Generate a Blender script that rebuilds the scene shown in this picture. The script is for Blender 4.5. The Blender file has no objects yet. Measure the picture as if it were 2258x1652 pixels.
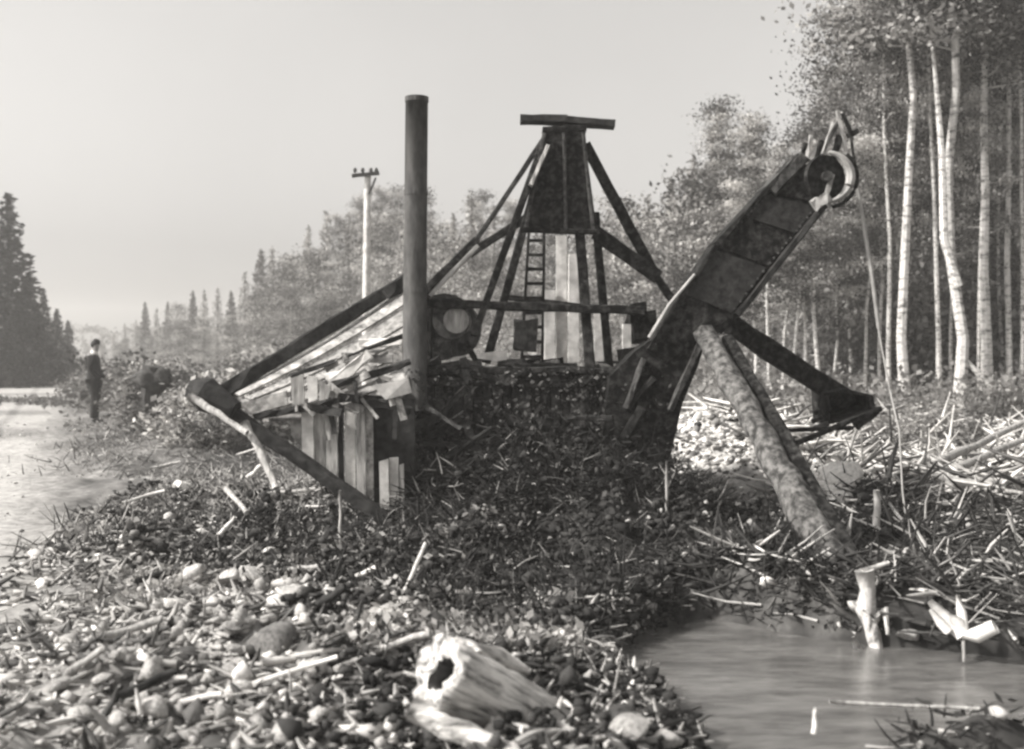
import bpy, math, random
import numpy as np
from mathutils import Vector, Matrix

# ------------------------------------------------------------------ camera, sky, sun, exposure
SC = bpy.context.scene
COL = SC.collection
FPX, CX, HY, CAMH = 2421.0, 1129.0, 775.0, 1.75
cam_d = bpy.data.cameras.new('camera')
cam = bpy.data.objects.new('camera', cam_d); COL.objects.link(cam)
cam.location = (0, 0, CAMH); cam.rotation_euler = (math.radians(90), 0, 0)
cam_d.lens = 36.0 * FPX / 2258.0; cam_d.sensor_width = 36.0
cam_d.shift_y = (HY - 826.0) / 2258.0
cam_d.clip_start = 0.1; cam_d.clip_end = 2000
cam_d.dof.use_dof = True; cam_d.dof.focus_distance = 11.0; cam_d.dof.aperture_fstop = 1.6
SC.camera = cam

SUN_EL, SUN_AZ = math.radians(40), math.radians(-104)      # azimuth from +Y, negative = to the left
world = bpy.data.worlds.new('World'); SC.world = world; world.use_nodes = True
wn, wl = world.node_tree.nodes, world.node_tree.links
wn.clear()
sky = wn.new('ShaderNodeTexSky'); sky.sky_type = 'NISHITA'; sky.sun_disc = False
sky.sun_elevation = SUN_EL; sky.sun_rotation = SUN_AZ
sky.air_density = 1.0; sky.dust_density = 4.0; sky.ozone_density = 1.0
hs = wn.new('ShaderNodeHueSaturation'); hs.inputs['Saturation'].default_value = 0.0
tint = wn.new('ShaderNodeMix'); tint.data_type = 'RGBA'; tint.blend_type = 'MULTIPLY'
tint.inputs[0].default_value = 1.0; tint.inputs[7].default_value = (1.0, 0.975, 0.945, 1)
bg = wn.new('ShaderNodeBackground'); bg.inputs['Strength'].default_value = 0.135
wo = wn.new('ShaderNodeOutputWorld')
wl.new(sky.outputs[0], hs.inputs['Color']); wl.new(hs.outputs[0], tint.inputs[6])
cn = wn.new('ShaderNodeTexNoise'); cn.inputs['Scale'].default_value = 2.2; cn.inputs['Detail'].default_value = 5
cmr = wn.new('ShaderNodeMapRange'); cmr.inputs['To Min'].default_value = .86; cmr.inputs['To Max'].default_value = 1.14
ctc = wn.new('ShaderNodeTexCoord'); wl.new(ctc.outputs['Generated'], cn.inputs['Vector']); wl.new(cn.outputs['Fac'], cmr.inputs['Value'])
cm = wn.new('ShaderNodeMix'); cm.data_type = 'RGBA'; cm.blend_type = 'MULTIPLY'; cm.inputs[0].default_value = 1
wl.new(tint.outputs[2], cm.inputs[6]); wl.new(cmr.outputs[0], cm.inputs[7])
wl.new(cm.outputs[2], bg.inputs['Color']); wl.new(bg.outputs[0], wo.inputs['Surface'])

sun_d = bpy.data.lights.new('sun', 'SUN'); sun_d.energy = 4.6; sun_d.angle = math.radians(4)
sun_d.color = (1.0, 0.965, 0.92)
sun = bpy.data.objects.new('sun', sun_d); COL.objects.link(sun)
sd = Vector((math.sin(SUN_AZ) * math.cos(SUN_EL), math.cos(SUN_AZ) * math.cos(SUN_EL), math.sin(SUN_EL)))
sun.rotation_euler = sd.to_track_quat('Z', 'Y').to_euler(); sun.location = (-20, 5, 30)

SC.view_settings.view_transform = 'Standard'; SC.view_settings.look = 'None'
SC.view_settings.gamma = 1.0; SC.view_settings.use_curve_mapping = False
SC.view_settings.exposure = 0.55
SC.cycles.filter_width = 2.6
SC.cycles.volume_bounces = 1
SC.cycles.max_bounces = 6
SC.cycles.volume_step_rate = 5

rnd = random.Random(11)
R = np.random.default_rng(7)

# ------------------------------------------------------------------ noise and terrain
_G = np.random.default_rng(3).random((256, 256))
def vnoise(x, y):
    x = np.asarray(x, float); y = np.asarray(y, float)
    xi = np.floor(x).astype(int); yi = np.floor(y).astype(int)
    fx = x - xi; fy = y - yi
    fx = fx * fx * (3 - 2 * fx); fy = fy * fy * (3 - 2 * fy)
    a = _G[xi & 255, yi & 255]; b = _G[(xi + 1) & 255, yi & 255]
    c = _G[xi & 255, (yi + 1) & 255]; d = _G[(xi + 1) & 255, (yi + 1) & 255]
    return (a * (1 - fx) + b * fx) * (1 - fy) + (c * (1 - fx) + d * fx) * fy - 0.5
def fbm(x, y, o=4):
    s = 0; a = 1
    for k in range(o):
        s = s + a * vnoise(x * 2 ** k + 17 * k, y * 2 ** k - 9 * k); a *= .5
    return s
def sstep(a, b, x):
    t = np.clip((np.asarray(x, float) - a) / (b - a), 0, 1); return t * t * (3 - 2 * t)
def road_mask(X, Y):
    e = -0.4 * Y - 0.35 + 0.5 * fbm(X * .4, Y * .4, 2)
    return (1 - sstep(-0.8, 0.9, X - e)) * sstep(-6.5, -4.8, X - e)
_hr = random.Random(8)
HEAPS = [(-_hr.uniform(.4, 2.2), _hr.uniform(5, 8.5), _hr.uniform(.12, .4), _hr.uniform(.12, .3), _hr.uniform(.04, .14)) for _ in range(16)] + \
        [(_hr.uniform(-3.2, -.9), _hr.uniform(8.6, 10.2), _hr.uniform(.15, .5), _hr.uniform(.15, .3), _hr.uniform(.05, .18)) for _ in range(8)] + \
        [(_hr.uniform(-.8, 1.8), _hr.uniform(8.6, 10.2), _hr.uniform(.2, .5), _hr.uniform(.15, .35), _hr.uniform(.06, .22)) for _ in range(10)] + \
        [(_hr.uniform(3.2, 7), _hr.uniform(9, 14), _hr.uniform(.2, .6), _hr.uniform(.2, .5), _hr.uniform(.08, .3)) for _ in range(14)]
def pool(X, Y):
    X = np.asarray(X, float); Y = np.asarray(Y, float)
    return (sstep(.55, 1.05, X+.25*np.sin(Y*2.1)+.3*vnoise(X*1.2, Y*1.2)-.15*(Y-6.2))*sstep(8.7, 8.1, Y+.75*X-.75+.4*vnoise(X, Y*.9))*sstep(4.6, 5.0, Y+.2*vnoise(X*2, 3)+.28*(X<1.6)*(1.6-X)))
def H(X, Y):
    X = np.asarray(X, float); Y = np.asarray(Y, float)
    near = 1 - sstep(20, 60, Y)
    rough = .18 * fbm(X * .5, Y * .5, 3) + .16 * fbm(X * 1.7 + 5, Y * 1.7, 4) + .03 * fbm(X * 9, Y * 9, 3)
    rm = road_mask(X, Y)
    rough = rough + .10*np.abs(fbm(X*3.1, Y*3.1, 4))
    h = rough * near * (1 - .97 * rm)
    def bump(cx, cy, sx, sy, a): return a * np.exp(-((X - cx) / sx) ** 2 - ((Y - cy) / sy) ** 2)
    h = h + bump(0.6, 10.2, 1.7, .8, .26)
    h = h + bump(2.9, 15.5, 1.3, 1.6, .95)                # pale spoil bank behind the boom foot
    h = h + bump(-1.7, 6.4, 1.3, 1.0, .10)
    h = h     # wet ditch at the lower right
    h = h + .1 * sstep(15, 30, Y) * near
    nr = 1 - sstep(12, 18, Y)
    h = h + nr*(1-rm)*(.10*(.22-np.abs(vnoise(X*5.3+3, Y*5.3))) + .06*(.22-np.abs(vnoise(X*10.7, Y*10.7+7))) + .02*vnoise(X*23, Y*23))
    for (cx, cy, sx, sy, a) in HEAPS: h = h + bump(cx, cy, sx, sy, a)
    pm = pool(X, Y); h = h*(1-pm) - .42*pm + pm*.36*np.exp(-((Y-5.42-.1*np.sin(2.7*X))/.15)**2)*sstep(-.25, .15, vnoise(X*1.3+4, Y*.5)) + pm*.3*np.exp(-((Y-5.05-.05*X)/.07)**2)*sstep(-.1, .25, vnoise(X*1.9+9, Y)) + pm*.06*fbm(X*4, Y*4, 3)
    return h
def at(px, py, d):
    return Vector(((px - CX) / FPX * d, d, CAMH - (py - HY) / FPX * d))
def gnd(px, py, d0=3.5, d1=160):
    d = np.geomspace(d0, d1, 1500)
    X = (px - CX) / FPX * d; Z = CAMH - (py - HY) / FPX * d
    k = np.argmax(Z <= H(X, d))
    if not (Z <= H(X, d)).any(): k = -1
    return Vector((float(X[k]), float(d[k]), float(H(X[k], d[k]))))
def hz(x, y): return float(H(x, y))

# ------------------------------------------------------------------ materials
def mat(name, c1, c2, scale=6, rough=.85, bump=.3, vcol=False, spec=.3, stretch=(1, 1, 1), lo=.35, hi=.65, metal=0, var=0):
    m = bpy.data.materials.new(name); m.use_nodes = True
    n, l = m.node_tree.nodes, m.node_tree.links
    b = n['Principled BSDF']; b.inputs['Roughness'].default_value = rough
    b.inputs['Specular IOR Level'].default_value = spec; b.inputs['Metallic'].default_value = metal
    tc = n.new('ShaderNodeTexCoord'); mp = n.new('ShaderNodeMapping')
    mp.inputs['Scale'].default_value = stretch
    l.new(tc.outputs['Object'], mp.inputs['Vector'])
    t = n.new('ShaderNodeTexNoise'); t.inputs['Scale'].default_value = scale; t.inputs['Detail'].default_value = 8
    t.inputs['Roughness'].default_value = .65
    l.new(mp.outputs[0], t.inputs['Vector'])
    r = n.new('ShaderNodeValToRGB'); r.color_ramp.elements[0].position = lo; r.color_ramp.elements[1].position = hi
    w = lambda c: (c, c * .975, c * .94, 1)
    r.color_ramp.elements[0].color = w(c1); r.color_ramp.elements[1].color = w(c2)
    l.new(t.outputs['Fac'], r.inputs['Fac'])
    out = r.outputs['Color']
    if vcol:
        a = n.new('ShaderNodeAttribute'); a.attribute_name = 'tone'
        x = n.new('ShaderNodeMix'); x.data_type = 'RGBA'; x.blend_type = 'MULTIPLY'; x.inputs[0].default_value = 1
        l.new(out, x.inputs[6]); l.new(a.outputs['Color'], x.inputs[7]); out = x.outputs[2]
    if var:
        oi = n.new('ShaderNodeObjectInfo'); mr = n.new('ShaderNodeMapRange')
        mr.inputs['To Min'].default_value = 1 - var; mr.inputs['To Max'].default_value = 1 + var
        x = n.new('ShaderNodeMix'); x.data_type = 'RGBA'; x.blend_type = 'MULTIPLY'; x.inputs[0].default_value = 1
        l.new(oi.outputs['Random'], mr.inputs['Value']); l.new(out, x.inputs[6]); l.new(mr.outputs[0], x.inputs[7]); out = x.outputs[2]
    l.new(out, b.inputs['Base Color'])
    if bump:
        bn = n.new('ShaderNodeBump'); bn.inputs['Strength'].default_value = bump; bn.inputs['Distance'].default_value = .03
        l.new(t.outputs['Fac'], bn.inputs['Height']); l.new(bn.outputs[0], b.inputs['Normal'])
    return m
M = {}
def leafy(m, k):
    n, l = m.node_tree.nodes, m.node_tree.links; b = n['Principled BSDF']; col = b.inputs['Base Color'].links[0].from_socket
    t = n.new('ShaderNodeBsdfTranslucent'); x = n.new('ShaderNodeMixShader'); x.inputs[0].default_value = k
    l.new(col, t.inputs['Color']); l.new(b.outputs[0], x.inputs[1]); l.new(t.outputs[0], x.inputs[2]); l.new(x.outputs[0], n['Material Output'].inputs['Surface'])
M['ground'] = mat('soil and gravel', .6, 1.3, 9, 1.0, .25, vcol=True)
M['road'] = mat('packed road dirt', .8, 1.15, 14, 1.0, .12, vcol=True)
M['iron'] = mat('rusted iron', .004, .05, 15, .9, .6, spec=.15, lo=.45, hi=.66)
M['iron_lit'] = mat('worn iron lit tone', .01, .08, 14, .7, .6, spec=.3, lo=.4, hi=.62)  # paler copy of the iron, its lit look held in the colour
M['tar'] = mat('tarred timber', .004, .04, 12, .85, .6, stretch=(1, 1, 1))
M['grey_wood'] = mat('weathered grey wood', .16, .5, 6, .9, .6, stretch=(4, 4, .6), var=.2)
M['roof_wood'] = mat('weathered roof boards', .07, .5, 7, .9, .8, var=.35)
M['pale_wood'] = mat('bare split wood', .42, .75, 7, .85, .4)
M['log'] = mat('barkless log', .12, .5, 8, .9, 1.0, lo=.36, hi=.5)
M['pale_metal'] = mat('bleached metal', .2, .42, 8, .55, .3, spec=.5)
M['log_grain'] = mat('weathered log with grain', .10, .74, 3, .95, 1.0, stretch=(1.2, 9, 9), lo=.36, hi=.58)
M['old_log'] = mat('old round timber', .03, .2, 14, .95, 1.0, lo=.4, hi=.64)
M['cable'] = mat('dull cable', .25, .4, 9, .6, .2)
M['bark_dark'] = mat('dark bark', .03, .08, 8, .95, .6)
M['birch'] = mat('pale bark', .10, .6, 5, .85, .6, stretch=(1, 1, 2.5), lo=.36, hi=.52, var=.15)
M['leaf_dark'] = mat('dark needles', .015, .045, 2, .9, 0, vcol=True, var=.2)
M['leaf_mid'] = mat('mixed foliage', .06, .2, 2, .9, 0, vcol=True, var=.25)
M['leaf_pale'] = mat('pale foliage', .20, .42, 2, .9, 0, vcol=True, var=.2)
for k_ in ('leaf_mid', 'leaf_pale'): leafy(M[k_], .45)
M['rot_shade'] = mat('rotten heartwood with painted shade', .02, .12, 9, .95, .8)  # darkens the log's bore; shade of the hollow is put into the colour
M['stone'] = mat('quarried stone', .20, .55, 8, .9, .5, var=.35)
M['white_stone'] = mat('bleached stone', .5, .88, 8, .9, .6)
M['stone_dark'] = mat('dark stone', .07, .2, 8, .9, .5, var=.2)
M['debris'] = mat('chips and twigs', .7, 1.1, 8, .9, 0, vcol=True)
M['cloth'] = mat('dark wool', .012, .025, 20, .95, .2)
M['trouser'] = mat('dark trousers', .015, .03, 20, .95, .2)
M['skin'] = mat('skin', .22, .30, 10, .6, .1)
M['hair'] = mat('dark hair', .01, .02, 20, .7, .2)
M['shirt'] = mat('white collar', .65, .75, 10, .8, .1)
M['shoe'] = mat('dark leather', .01, .02, 10, .4, .1)
M['water'] = mat('ditch water', .07, .17, 2.5, .10, .22, spec=1.0, stretch=(1, 3, 1))
M['soot'] = mat('sooty iron pipe', .03, .10, 5, .7, .5, stretch=(2, 2, .7))

# ------------------------------------------------------------------ object helpers
def link(o, parent=None):
    COL.objects.link(o)
    if parent is not None: o.parent = parent
    return o
def mesh_np(name, V, F, m, tone=None, smooth=False):
    V = np.asarray(V, np.float32); F = np.asarray(F, np.int32)
    me = bpy.data.meshes.new(name); k = F.shape[1]
    me.vertices.add(len(V)); me.vertices.foreach_set('co', V.ravel())
    me.loops.add(F.size); me.loops.foreach_set('vertex_index', F.ravel())
    me.polygons.add(len(F)); me.polygons.foreach_set('loop_start', np.arange(0, F.size, k, dtype=np.int32))
    me.polygons.foreach_set('loop_total', np.full(len(F), k, np.int32))
    if smooth: me.polygons.foreach_set('use_smooth', np.ones(len(F), bool))
    me.update(calc_edges=True)
    if tone is not None:
        a = me.color_attributes.new('tone', 'FLOAT_COLOR', 'POINT')
        c = np.ones((len(V), 4), np.float32); c[:, :3] = np.asarray(tone, np.float32)[:, None]
        a.data.foreach_set('color', c.ravel())
    me.materials.append(m); return me
def tag(o, label=None, cat=None, group=None, kind=None):
    if label: o['label'] = label
    if cat: o['category'] = cat
    if group: o['group'] = group
    if kind: o['kind'] = kind
    return o
def thing(name, label, cat, loc, group=None, rz=0):
    o = bpy.data.objects.new(name, None); o.location = loc; o.rotation_euler[2] = rz
    o.empty_display_size = .2
    link(o); return tag(o, label, cat, group)
class MB:
    def __init__(s): s.v = []; s.f = []
    def add(s, vs, fs):
        b = len(s.v); s.v += [Vector(v) for v in vs]; s.f += [[i + b for i in f] for f in fs]
    def box(s, lo, hi):
        x0, y0, z0 = lo; x1, y1, z1 = hi
        s.add([(x0, y0, z0), (x1, y0, z0), (x1, y1, z0), (x0, y1, z0), (x0, y0, z1), (x1, y0, z1), (x1, y1, z1), (x0, y1, z1)],
              [(0, 3, 2, 1), (4, 5, 6, 7), (0, 1, 5, 4), (1, 2, 6, 5), (2, 3, 7, 6), (3, 0, 4, 7)])
    def beam(s, a, b, w, h, seg=4, jit=.006, up=None, cham=.15, side=None):
        """chamfered bar from a to b: w across the picture, h in depth"""
        a = Vector(a); b = Vector(b); t = (b - a).normalized()
        y = Vector((0, 1, 0)) if side is None else Vector(side)
        u = t.cross(y).normalized(); v = u.cross(t).normalized()
        c = min(w, h) * cham
        prof = [(-w/2+c, -h/2), (w/2-c, -h/2), (w/2, -h/2+c), (w/2, h/2-c), (w/2-c, h/2), (-w/2+c, h/2), (-w/2, h/2-c), (-w/2, -h/2+c)]
        vs, fs = [], []
        for i in range(seg + 1):
            p = a.lerp(b, i / seg)
            for (x, z) in prof:
                vs.append(p + u * (x + rnd.uniform(-jit, jit)) + v * (z + rnd.uniform(-jit, jit)))
        for i in range(seg):
            for k in range(8):
                fs.append((i*8+k, i*8+(k+1) % 8, (i+1)*8+(k+1) % 8, (i+1)*8+k))
        fs.append(tuple(range(7, -1, -1))); fs.append(tuple(seg*8+k for k in range(8)))
        s.add(vs, fs)
    def tube(s, pts, rads, n=8, jit=0, cap=True):
        pts = [Vector(p) for p in pts]; vs, fs = [], []
        for i, p in enumerate(pts):
            t = (pts[min(i+1, len(pts)-1)] - pts[max(i-1, 0)]).normalized()
            ref = Vector((0, 0, 1)) if abs(t.z) < .9 else Vector((1, 0, 0))
            u = t.cross(ref).normalized(); v = t.cross(u).normalized()
            for k in range(n):
                an = 2*math.pi*k/n; r = rads[i] * (1 + rnd.uniform(-jit, jit))
                vs.append(p + (u*math.cos(an) + v*math.sin(an)) * r)
        for i in range(len(pts)-1):
            for k in range(n):
                fs.append((i*n+k, i*n+(k+1) % n, (i+1)*n+(k+1) % n, (i+1)*n+k))
        if cap:
            fs.append(tuple(range(n))); fs.append(tuple((len(pts)-1)*n+k for k in range(n-1, -1, -1)))
        s.add(vs, fs)
    def poly(s, pts, depth, y=None):
        """prism: outline (list of Vectors, roughly facing the camera) pushed back by depth along +Y"""
        n = len(pts); back = [Vector(p) + Vector((0, depth, 0)) for p in pts]
        s.add(list(pts) + back, [tuple(range(n)), tuple(range(2*n-1, n-1, -1))] + [(i, (i+1) % n + 0, (i+1) % n + n, i + n)[::-1] for i in range(n)])
    def build(s, name, m, parent=None, smooth=False, org=None):
        me = bpy.data.meshes.new(name)
        o0 = Vector(org) if org is not None else Vector((0, 0, 0))
        inv = parent.matrix_basis.inverted() if (parent is not None and parent.type == 'EMPTY') else Matrix()
        me.from_pydata([tuple(inv @ v if org is None else (v - o0)) for v in s.v], [], s.f)
        if smooth: me.polygons.foreach_set('use_smooth', [True]*len(me.polygons))
        me.materials.append(m); me.update()
        o = bpy.data.objects.new(name, me); link(o, parent)
        if org is not None: o.location = o0
        return o
def sub(name, mb, m, parent, root):
    """sub-part: child of a part whose mesh is already in the root's space"""
    me = bpy.data.meshes.new(name); inv = root.matrix_basis.inverted()
    me.from_pydata([tuple(inv @ v) for v in mb.v], [], mb.f); me.materials.append(m); me.update()
    o = bpy.data.objects.new(name, me); link(o, parent); return o

# clouds of small geometry (numpy)
def leaf_cloud(C, size, rng, asp=.6, flat=0):
    n = len(C); u = rng.normal(size=(n, 3)); u[:, 2] *= (1 - flat * .7); u /= np.linalg.norm(u, axis=1)[:, None]
    w = rng.normal(size=(n, 3)); v = np.cross(u, w); v /= np.linalg.norm(v, axis=1)[:, None]
    s = (size * rng.uniform(.5, 1.4, n))[:, None]
    V = np.stack([C - u*s*.5, C + v*s*asp*.5, C + u*s*.5, C - v*s*asp*.5], 1).reshape(-1, 3)
    return V, np.arange(4*n).reshape(n, 4)
def twig_cloud(P, D, L, r, rng):
    n = len(P); D = D / np.linalg.norm(D, axis=1)[:, None]
    w = rng.normal(size=(n, 3)); u = np.cross(D, w); u /= np.linalg.norm(u, axis=1)[:, None]; v = np.cross(D, u)
    bend = (u * rng.uniform(-.07, .07, n)[:, None]) * L[:, None]
    mids = [P, P + D*L[:, None]*.5 + bend, P + D*L[:, None]]
    rr = [r, r*.85, r*.35]; ring = []
    for p, q in zip(mids, rr):
        for k in range(3):
            a = 2*math.pi*k/3; ring.append(p + (u*math.cos(a) + v*math.sin(a)) * q[:, None])
    V = np.stack(ring, 1).reshape(-1, 3); F = []
    for i in range(2):
        for k in range(3): F.append([i*3+k, i*3+(k+1) % 3, (i+1)*3+(k+1) % 3, (i+1)*3+k])
    F = np.array(F); F = (F[None] + (np.arange(n)*9)[:, None, None]).reshape(-1, 4)
    return V, F
import bmesh
def ico(sub):
    bm = bmesh.new(); bmesh.ops.create_icosphere(bm, subdivisions=sub, radius=1)
    v = np.array([x.co for x in bm.verts]); f = np.array([[x.index for x in g.verts] for g in bm.faces]); bm.free(); return v, f
ICO1, ICO2, ICO3 = ico(1), ico(2), ico(3)
def stone_cloud(P, S, rng):
    v, f = ICO1; n = len(P)
    V = v[None] * (1 + rng.uniform(-.5, .5, (n, len(v), 1))) * (S[:, None, None] * rng.uniform(.4, 1.5, (n, 1, 3)))
    a = rng.uniform(0, 2*np.pi, n); c, s = np.cos(a)[:, None], np.sin(a)[:, None]
    V = np.stack([V[..., 0]*c - V[..., 1]*s, V[..., 0]*s + V[..., 1]*c, V[..., 2]*.7], -1) + P[:, None]
    F = (f[None] + (np.arange(n)*len(v))[:, None, None]).reshape(-1, 3)
    return V.reshape(-1, 3), F
def rock_mesh(name, seed, m, flat=.8, lvl=2, rough=.3):
    rng = np.random.default_rng(seed); v, f = (ICO2 if lvl == 2 else ICO3)
    V = v*rng.uniform(.7, 1.15, 3)
    for k in range(11):                                   # chop planes for facets
        nrm = rng.normal(size=3); nrm /= np.linalg.norm(nrm); d = rng.uniform(.38, .75)
        over = np.maximum(V @ nrm - d, 0); V -= over[:, None]*nrm
    V *= 1 + rough*.2*rng.uniform(-1, 1, (len(V), 1)); V[:, 2] *= flat; V *= rng.uniform(.8, 1.15, 3)
    return mesh_np(name, V, f, m)

# ------------------------------------------------------------------ ground sheet, tone of the soil
blobs = []
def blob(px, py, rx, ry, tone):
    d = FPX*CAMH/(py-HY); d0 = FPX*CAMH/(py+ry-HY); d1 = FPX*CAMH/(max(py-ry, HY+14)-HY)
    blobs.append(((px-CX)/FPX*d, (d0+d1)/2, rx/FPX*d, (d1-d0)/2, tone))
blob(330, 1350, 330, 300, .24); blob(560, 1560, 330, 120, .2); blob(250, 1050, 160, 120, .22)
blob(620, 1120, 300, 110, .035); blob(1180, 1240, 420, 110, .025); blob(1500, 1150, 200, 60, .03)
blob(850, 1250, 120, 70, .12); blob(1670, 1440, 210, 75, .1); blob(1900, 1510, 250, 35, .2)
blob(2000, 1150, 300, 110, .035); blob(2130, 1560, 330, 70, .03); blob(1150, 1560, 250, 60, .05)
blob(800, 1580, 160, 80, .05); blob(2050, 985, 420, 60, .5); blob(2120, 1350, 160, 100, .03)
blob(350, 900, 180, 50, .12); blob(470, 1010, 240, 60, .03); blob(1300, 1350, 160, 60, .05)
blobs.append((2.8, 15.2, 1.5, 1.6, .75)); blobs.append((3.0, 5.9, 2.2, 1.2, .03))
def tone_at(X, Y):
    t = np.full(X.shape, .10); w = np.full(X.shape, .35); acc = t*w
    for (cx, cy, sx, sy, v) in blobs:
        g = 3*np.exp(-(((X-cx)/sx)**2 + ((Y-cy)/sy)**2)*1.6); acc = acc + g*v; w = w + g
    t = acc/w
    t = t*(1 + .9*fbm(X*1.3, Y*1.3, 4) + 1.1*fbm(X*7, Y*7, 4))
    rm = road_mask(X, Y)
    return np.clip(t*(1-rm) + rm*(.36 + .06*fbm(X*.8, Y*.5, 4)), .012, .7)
NX, NY = 660, 560
u = np.linspace(-1, 1, NX); xs = np.sinh(u*6)/np.sinh(6)*420
s = np.linspace(0, 1, NY); ys = -6 + 9*s + (np.exp(s*5.4)-1)/(math.exp(5.4)-1)*430
GX, GY = np.meshgrid(xs, ys); GZ = H(GX, GY)
idx = np.arange(NX*NY).reshape(NY, NX)
GF = np.stack([idx[:-1, :-1], idx[:-1, 1:], idx[1:, 1:], idx[1:, :-1]], -1).reshape(-1, 4)
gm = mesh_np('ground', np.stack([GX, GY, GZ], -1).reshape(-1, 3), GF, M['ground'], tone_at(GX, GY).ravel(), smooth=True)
tag(link(bpy.data.objects.new('ground', gm)), kind='structure')
# gravel road: a strip following the ground 4 mm above it
rv, rf, rt = [], [], []
ry = np.geomspace(3, 300, 260); rw = np.linspace(-4.6, .12, 40)
for j, y in enumerate(ry):
    for i, w_ in enumerate(rw):
        x = -0.4*y - .35 + w_ + .18*float(vnoise(y*.8, 3+i*.01)) * 1.6*abs(i-19.5)/19.5
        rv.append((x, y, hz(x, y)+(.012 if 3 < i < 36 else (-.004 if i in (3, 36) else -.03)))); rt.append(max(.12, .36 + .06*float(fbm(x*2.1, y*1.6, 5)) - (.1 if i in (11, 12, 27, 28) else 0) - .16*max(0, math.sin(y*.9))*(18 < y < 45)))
for j in range(len(ry)-1):
    for i in range(39):
        a = j*40+i; rf.append((a, a+1, a+41, a+40))
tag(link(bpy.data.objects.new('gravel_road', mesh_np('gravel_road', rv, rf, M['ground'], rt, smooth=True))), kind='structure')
# ditch water at the lower right
wv = [];
mb = MB(); mb.add([(.2, 4.2, -.19), (9, 4.2, -.19), (9, 9.2, -.19), (.2, 9.2, -.19)], [(0, 1, 2, 3)])
tag(mb.build('pool_water', M['water']), kind='structure')

# ------------------------------------------------------------------ trees
def pick(n, rng, w): return rng.choice(len(w), n, p=np.array(w)/sum(w))
def make_broad(name, seed, h, crown0, spread, nclump, nleaf, lsize, r0, barkm, leafm, rng=None, lean=0, limbs=True):
    rng = np.random.default_rng(seed); rr = random.Random(seed)
    tb = MB(); pts = []; x = y = 0
    for i in range(9):
        t = i/8; pts.append(Vector((x, y, h*t))); x += rr.uniform(-.012, .012)*h + lean*h/8; y += rr.uniform(-.012, .012)*h
    pts[0].z = -.4
    tb.tube(pts, [r0*(1.25 if i == 0 else 1-.8*i/8) for i in range(9)], 8, .06)
    C = []; W = []
    for k in range(nclump):
        t = crown0 + (1-crown0)*((k+.5)/nclump)**.9
        i = min(int(t*8), 7); p = pts[i].lerp(pts[i+1], t*8-i); p.z = h*t
        a = rr.uniform(0, 2*math.pi); L = spread*(1-.75*(t-crown0)/(1-crown0))*rr.uniform(.4, 1)
        q = p + Vector((math.cos(a)*L, math.sin(a)*L, rr.uniform(.0, .35)*L))
        if limbs: tb.tube([p, p.lerp(q, .5)+Vector((0, 0, -.05*L)), q], [r0*.3*(1-t*.6), r0*.2*(1-t*.6), r0*.06], 4)
        s_ = rr.uniform(.35, .75)*spread*.55
        C.append(rng.normal(size=(nleaf, 3))*[s_, s_, s_*.35] + np.array(q)); W += [rr.choice((.15, .4, .9, 1.5))*rr.uniform(.8, 1.2)]*nleaf
    C = np.concatenate(C); V, F = leaf_cloud(C, lsize, rng)
    tone = np.repeat(np.array(W)*rng.uniform(.6, 1.4, len(C)), 4)
    me = bpy.data.meshes.new(name+'_trunk'); me.from_pydata([tuple(v) for v in tb.v], [], tb.f); me.materials.append(barkm)
    return me, mesh_np(name+'_crown', V, F, leafm, tone)
def make_spruce(name, seed, h, base, nb, leafm, lsize=.22, dens=34):
    rng = np.random.default_rng(seed); rr = random.Random(seed)
    tb = MB(); tb.tube([(0, 0, -.4), (0, 0, h*.5), (0.05, 0, h)], [h*.014, h*.009, .02], 7)
    C = []; W = []
    for k in range(nb):
        t = .04 + .95*(k/nb); z = h*t; L = base*(1-t)**.8*rr.uniform(.55, 1.1)+.12; a = k*2.4+rr.uniform(-.4, .4)
        m_ = max(6, int(dens*L/base)); f = rng.random(m_)**.7
        c = np.stack([np.cos(a+rng.normal(0, .16, m_))*f*L, np.sin(a+rng.normal(0, .16, m_))*f*L, z - f*L*.35 + rng.normal(0, .12, m_)], 1)
        C.append(c); W += [rr.uniform(.6, 1.4)]*m_
    C = np.concatenate(C); V, F = leaf_cloud(C, lsize*(1+.0*h), rng, .5, .5)
    me = bpy.data.meshes.new(name+'_trunk'); me.from_pydata([tuple(v) for v in tb.v], [], tb.f); me.materials.append(M['bark_dark'])
    return me, mesh_np(name+'_crown', V, F, leafm, np.repeat(np.array(W)*rng.uniform(.6, 1.4, len(C)), 4))
def put_tree(name, kind, x, y, s, label, cat='tree', group=None, rz=None, sz=None):
    t = thing(name, label, cat, (x, y, hz(x, y)), group, rnd.uniform(0, 6.28) if rz is None else rz)
    t.scale = (s, s, sz or s)
    link(bpy.data.objects.new('trunk', kind[0]), t); link(bpy.data.objects.new('crown', kind[1]), t)
    return t
tall = [make_broad('tall', 100+i, 15, .55, 1.7, 38, 190, .14, .115, M['birch'], M['leaf_pale'], lean=.003*(i-2)) for i in range(3)] + [make_broad('tall', 110+i, 15, .55, 1.7, 38, 190, .14, .115, M['birch'], M['leaf_pale'], lean=.003*(i-1)) for i in range(2)]
tallpale = [make_broad('tallpale', 140+i, 14, .42, 1.5, 36, 190, .14, .11, M['birch'], M['leaf_pale']) for i in range(4)]
bushy = [make_broad('bushy', 170+i, 11, .12, 2.6, 42, 95, .26, .12, M['birch'], M['leaf_pale']) for i in range(4)]
spr = [make_spruce('spruce', 200+i, 13, 1.9, 110, M['leaf_dark']) for i in range(3)]
sprd = [make_spruce('spruce_dense', 240+i, 13, 2.3, 170, M['leaf_dark'], .36, 60) for i in range(3)]
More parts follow.
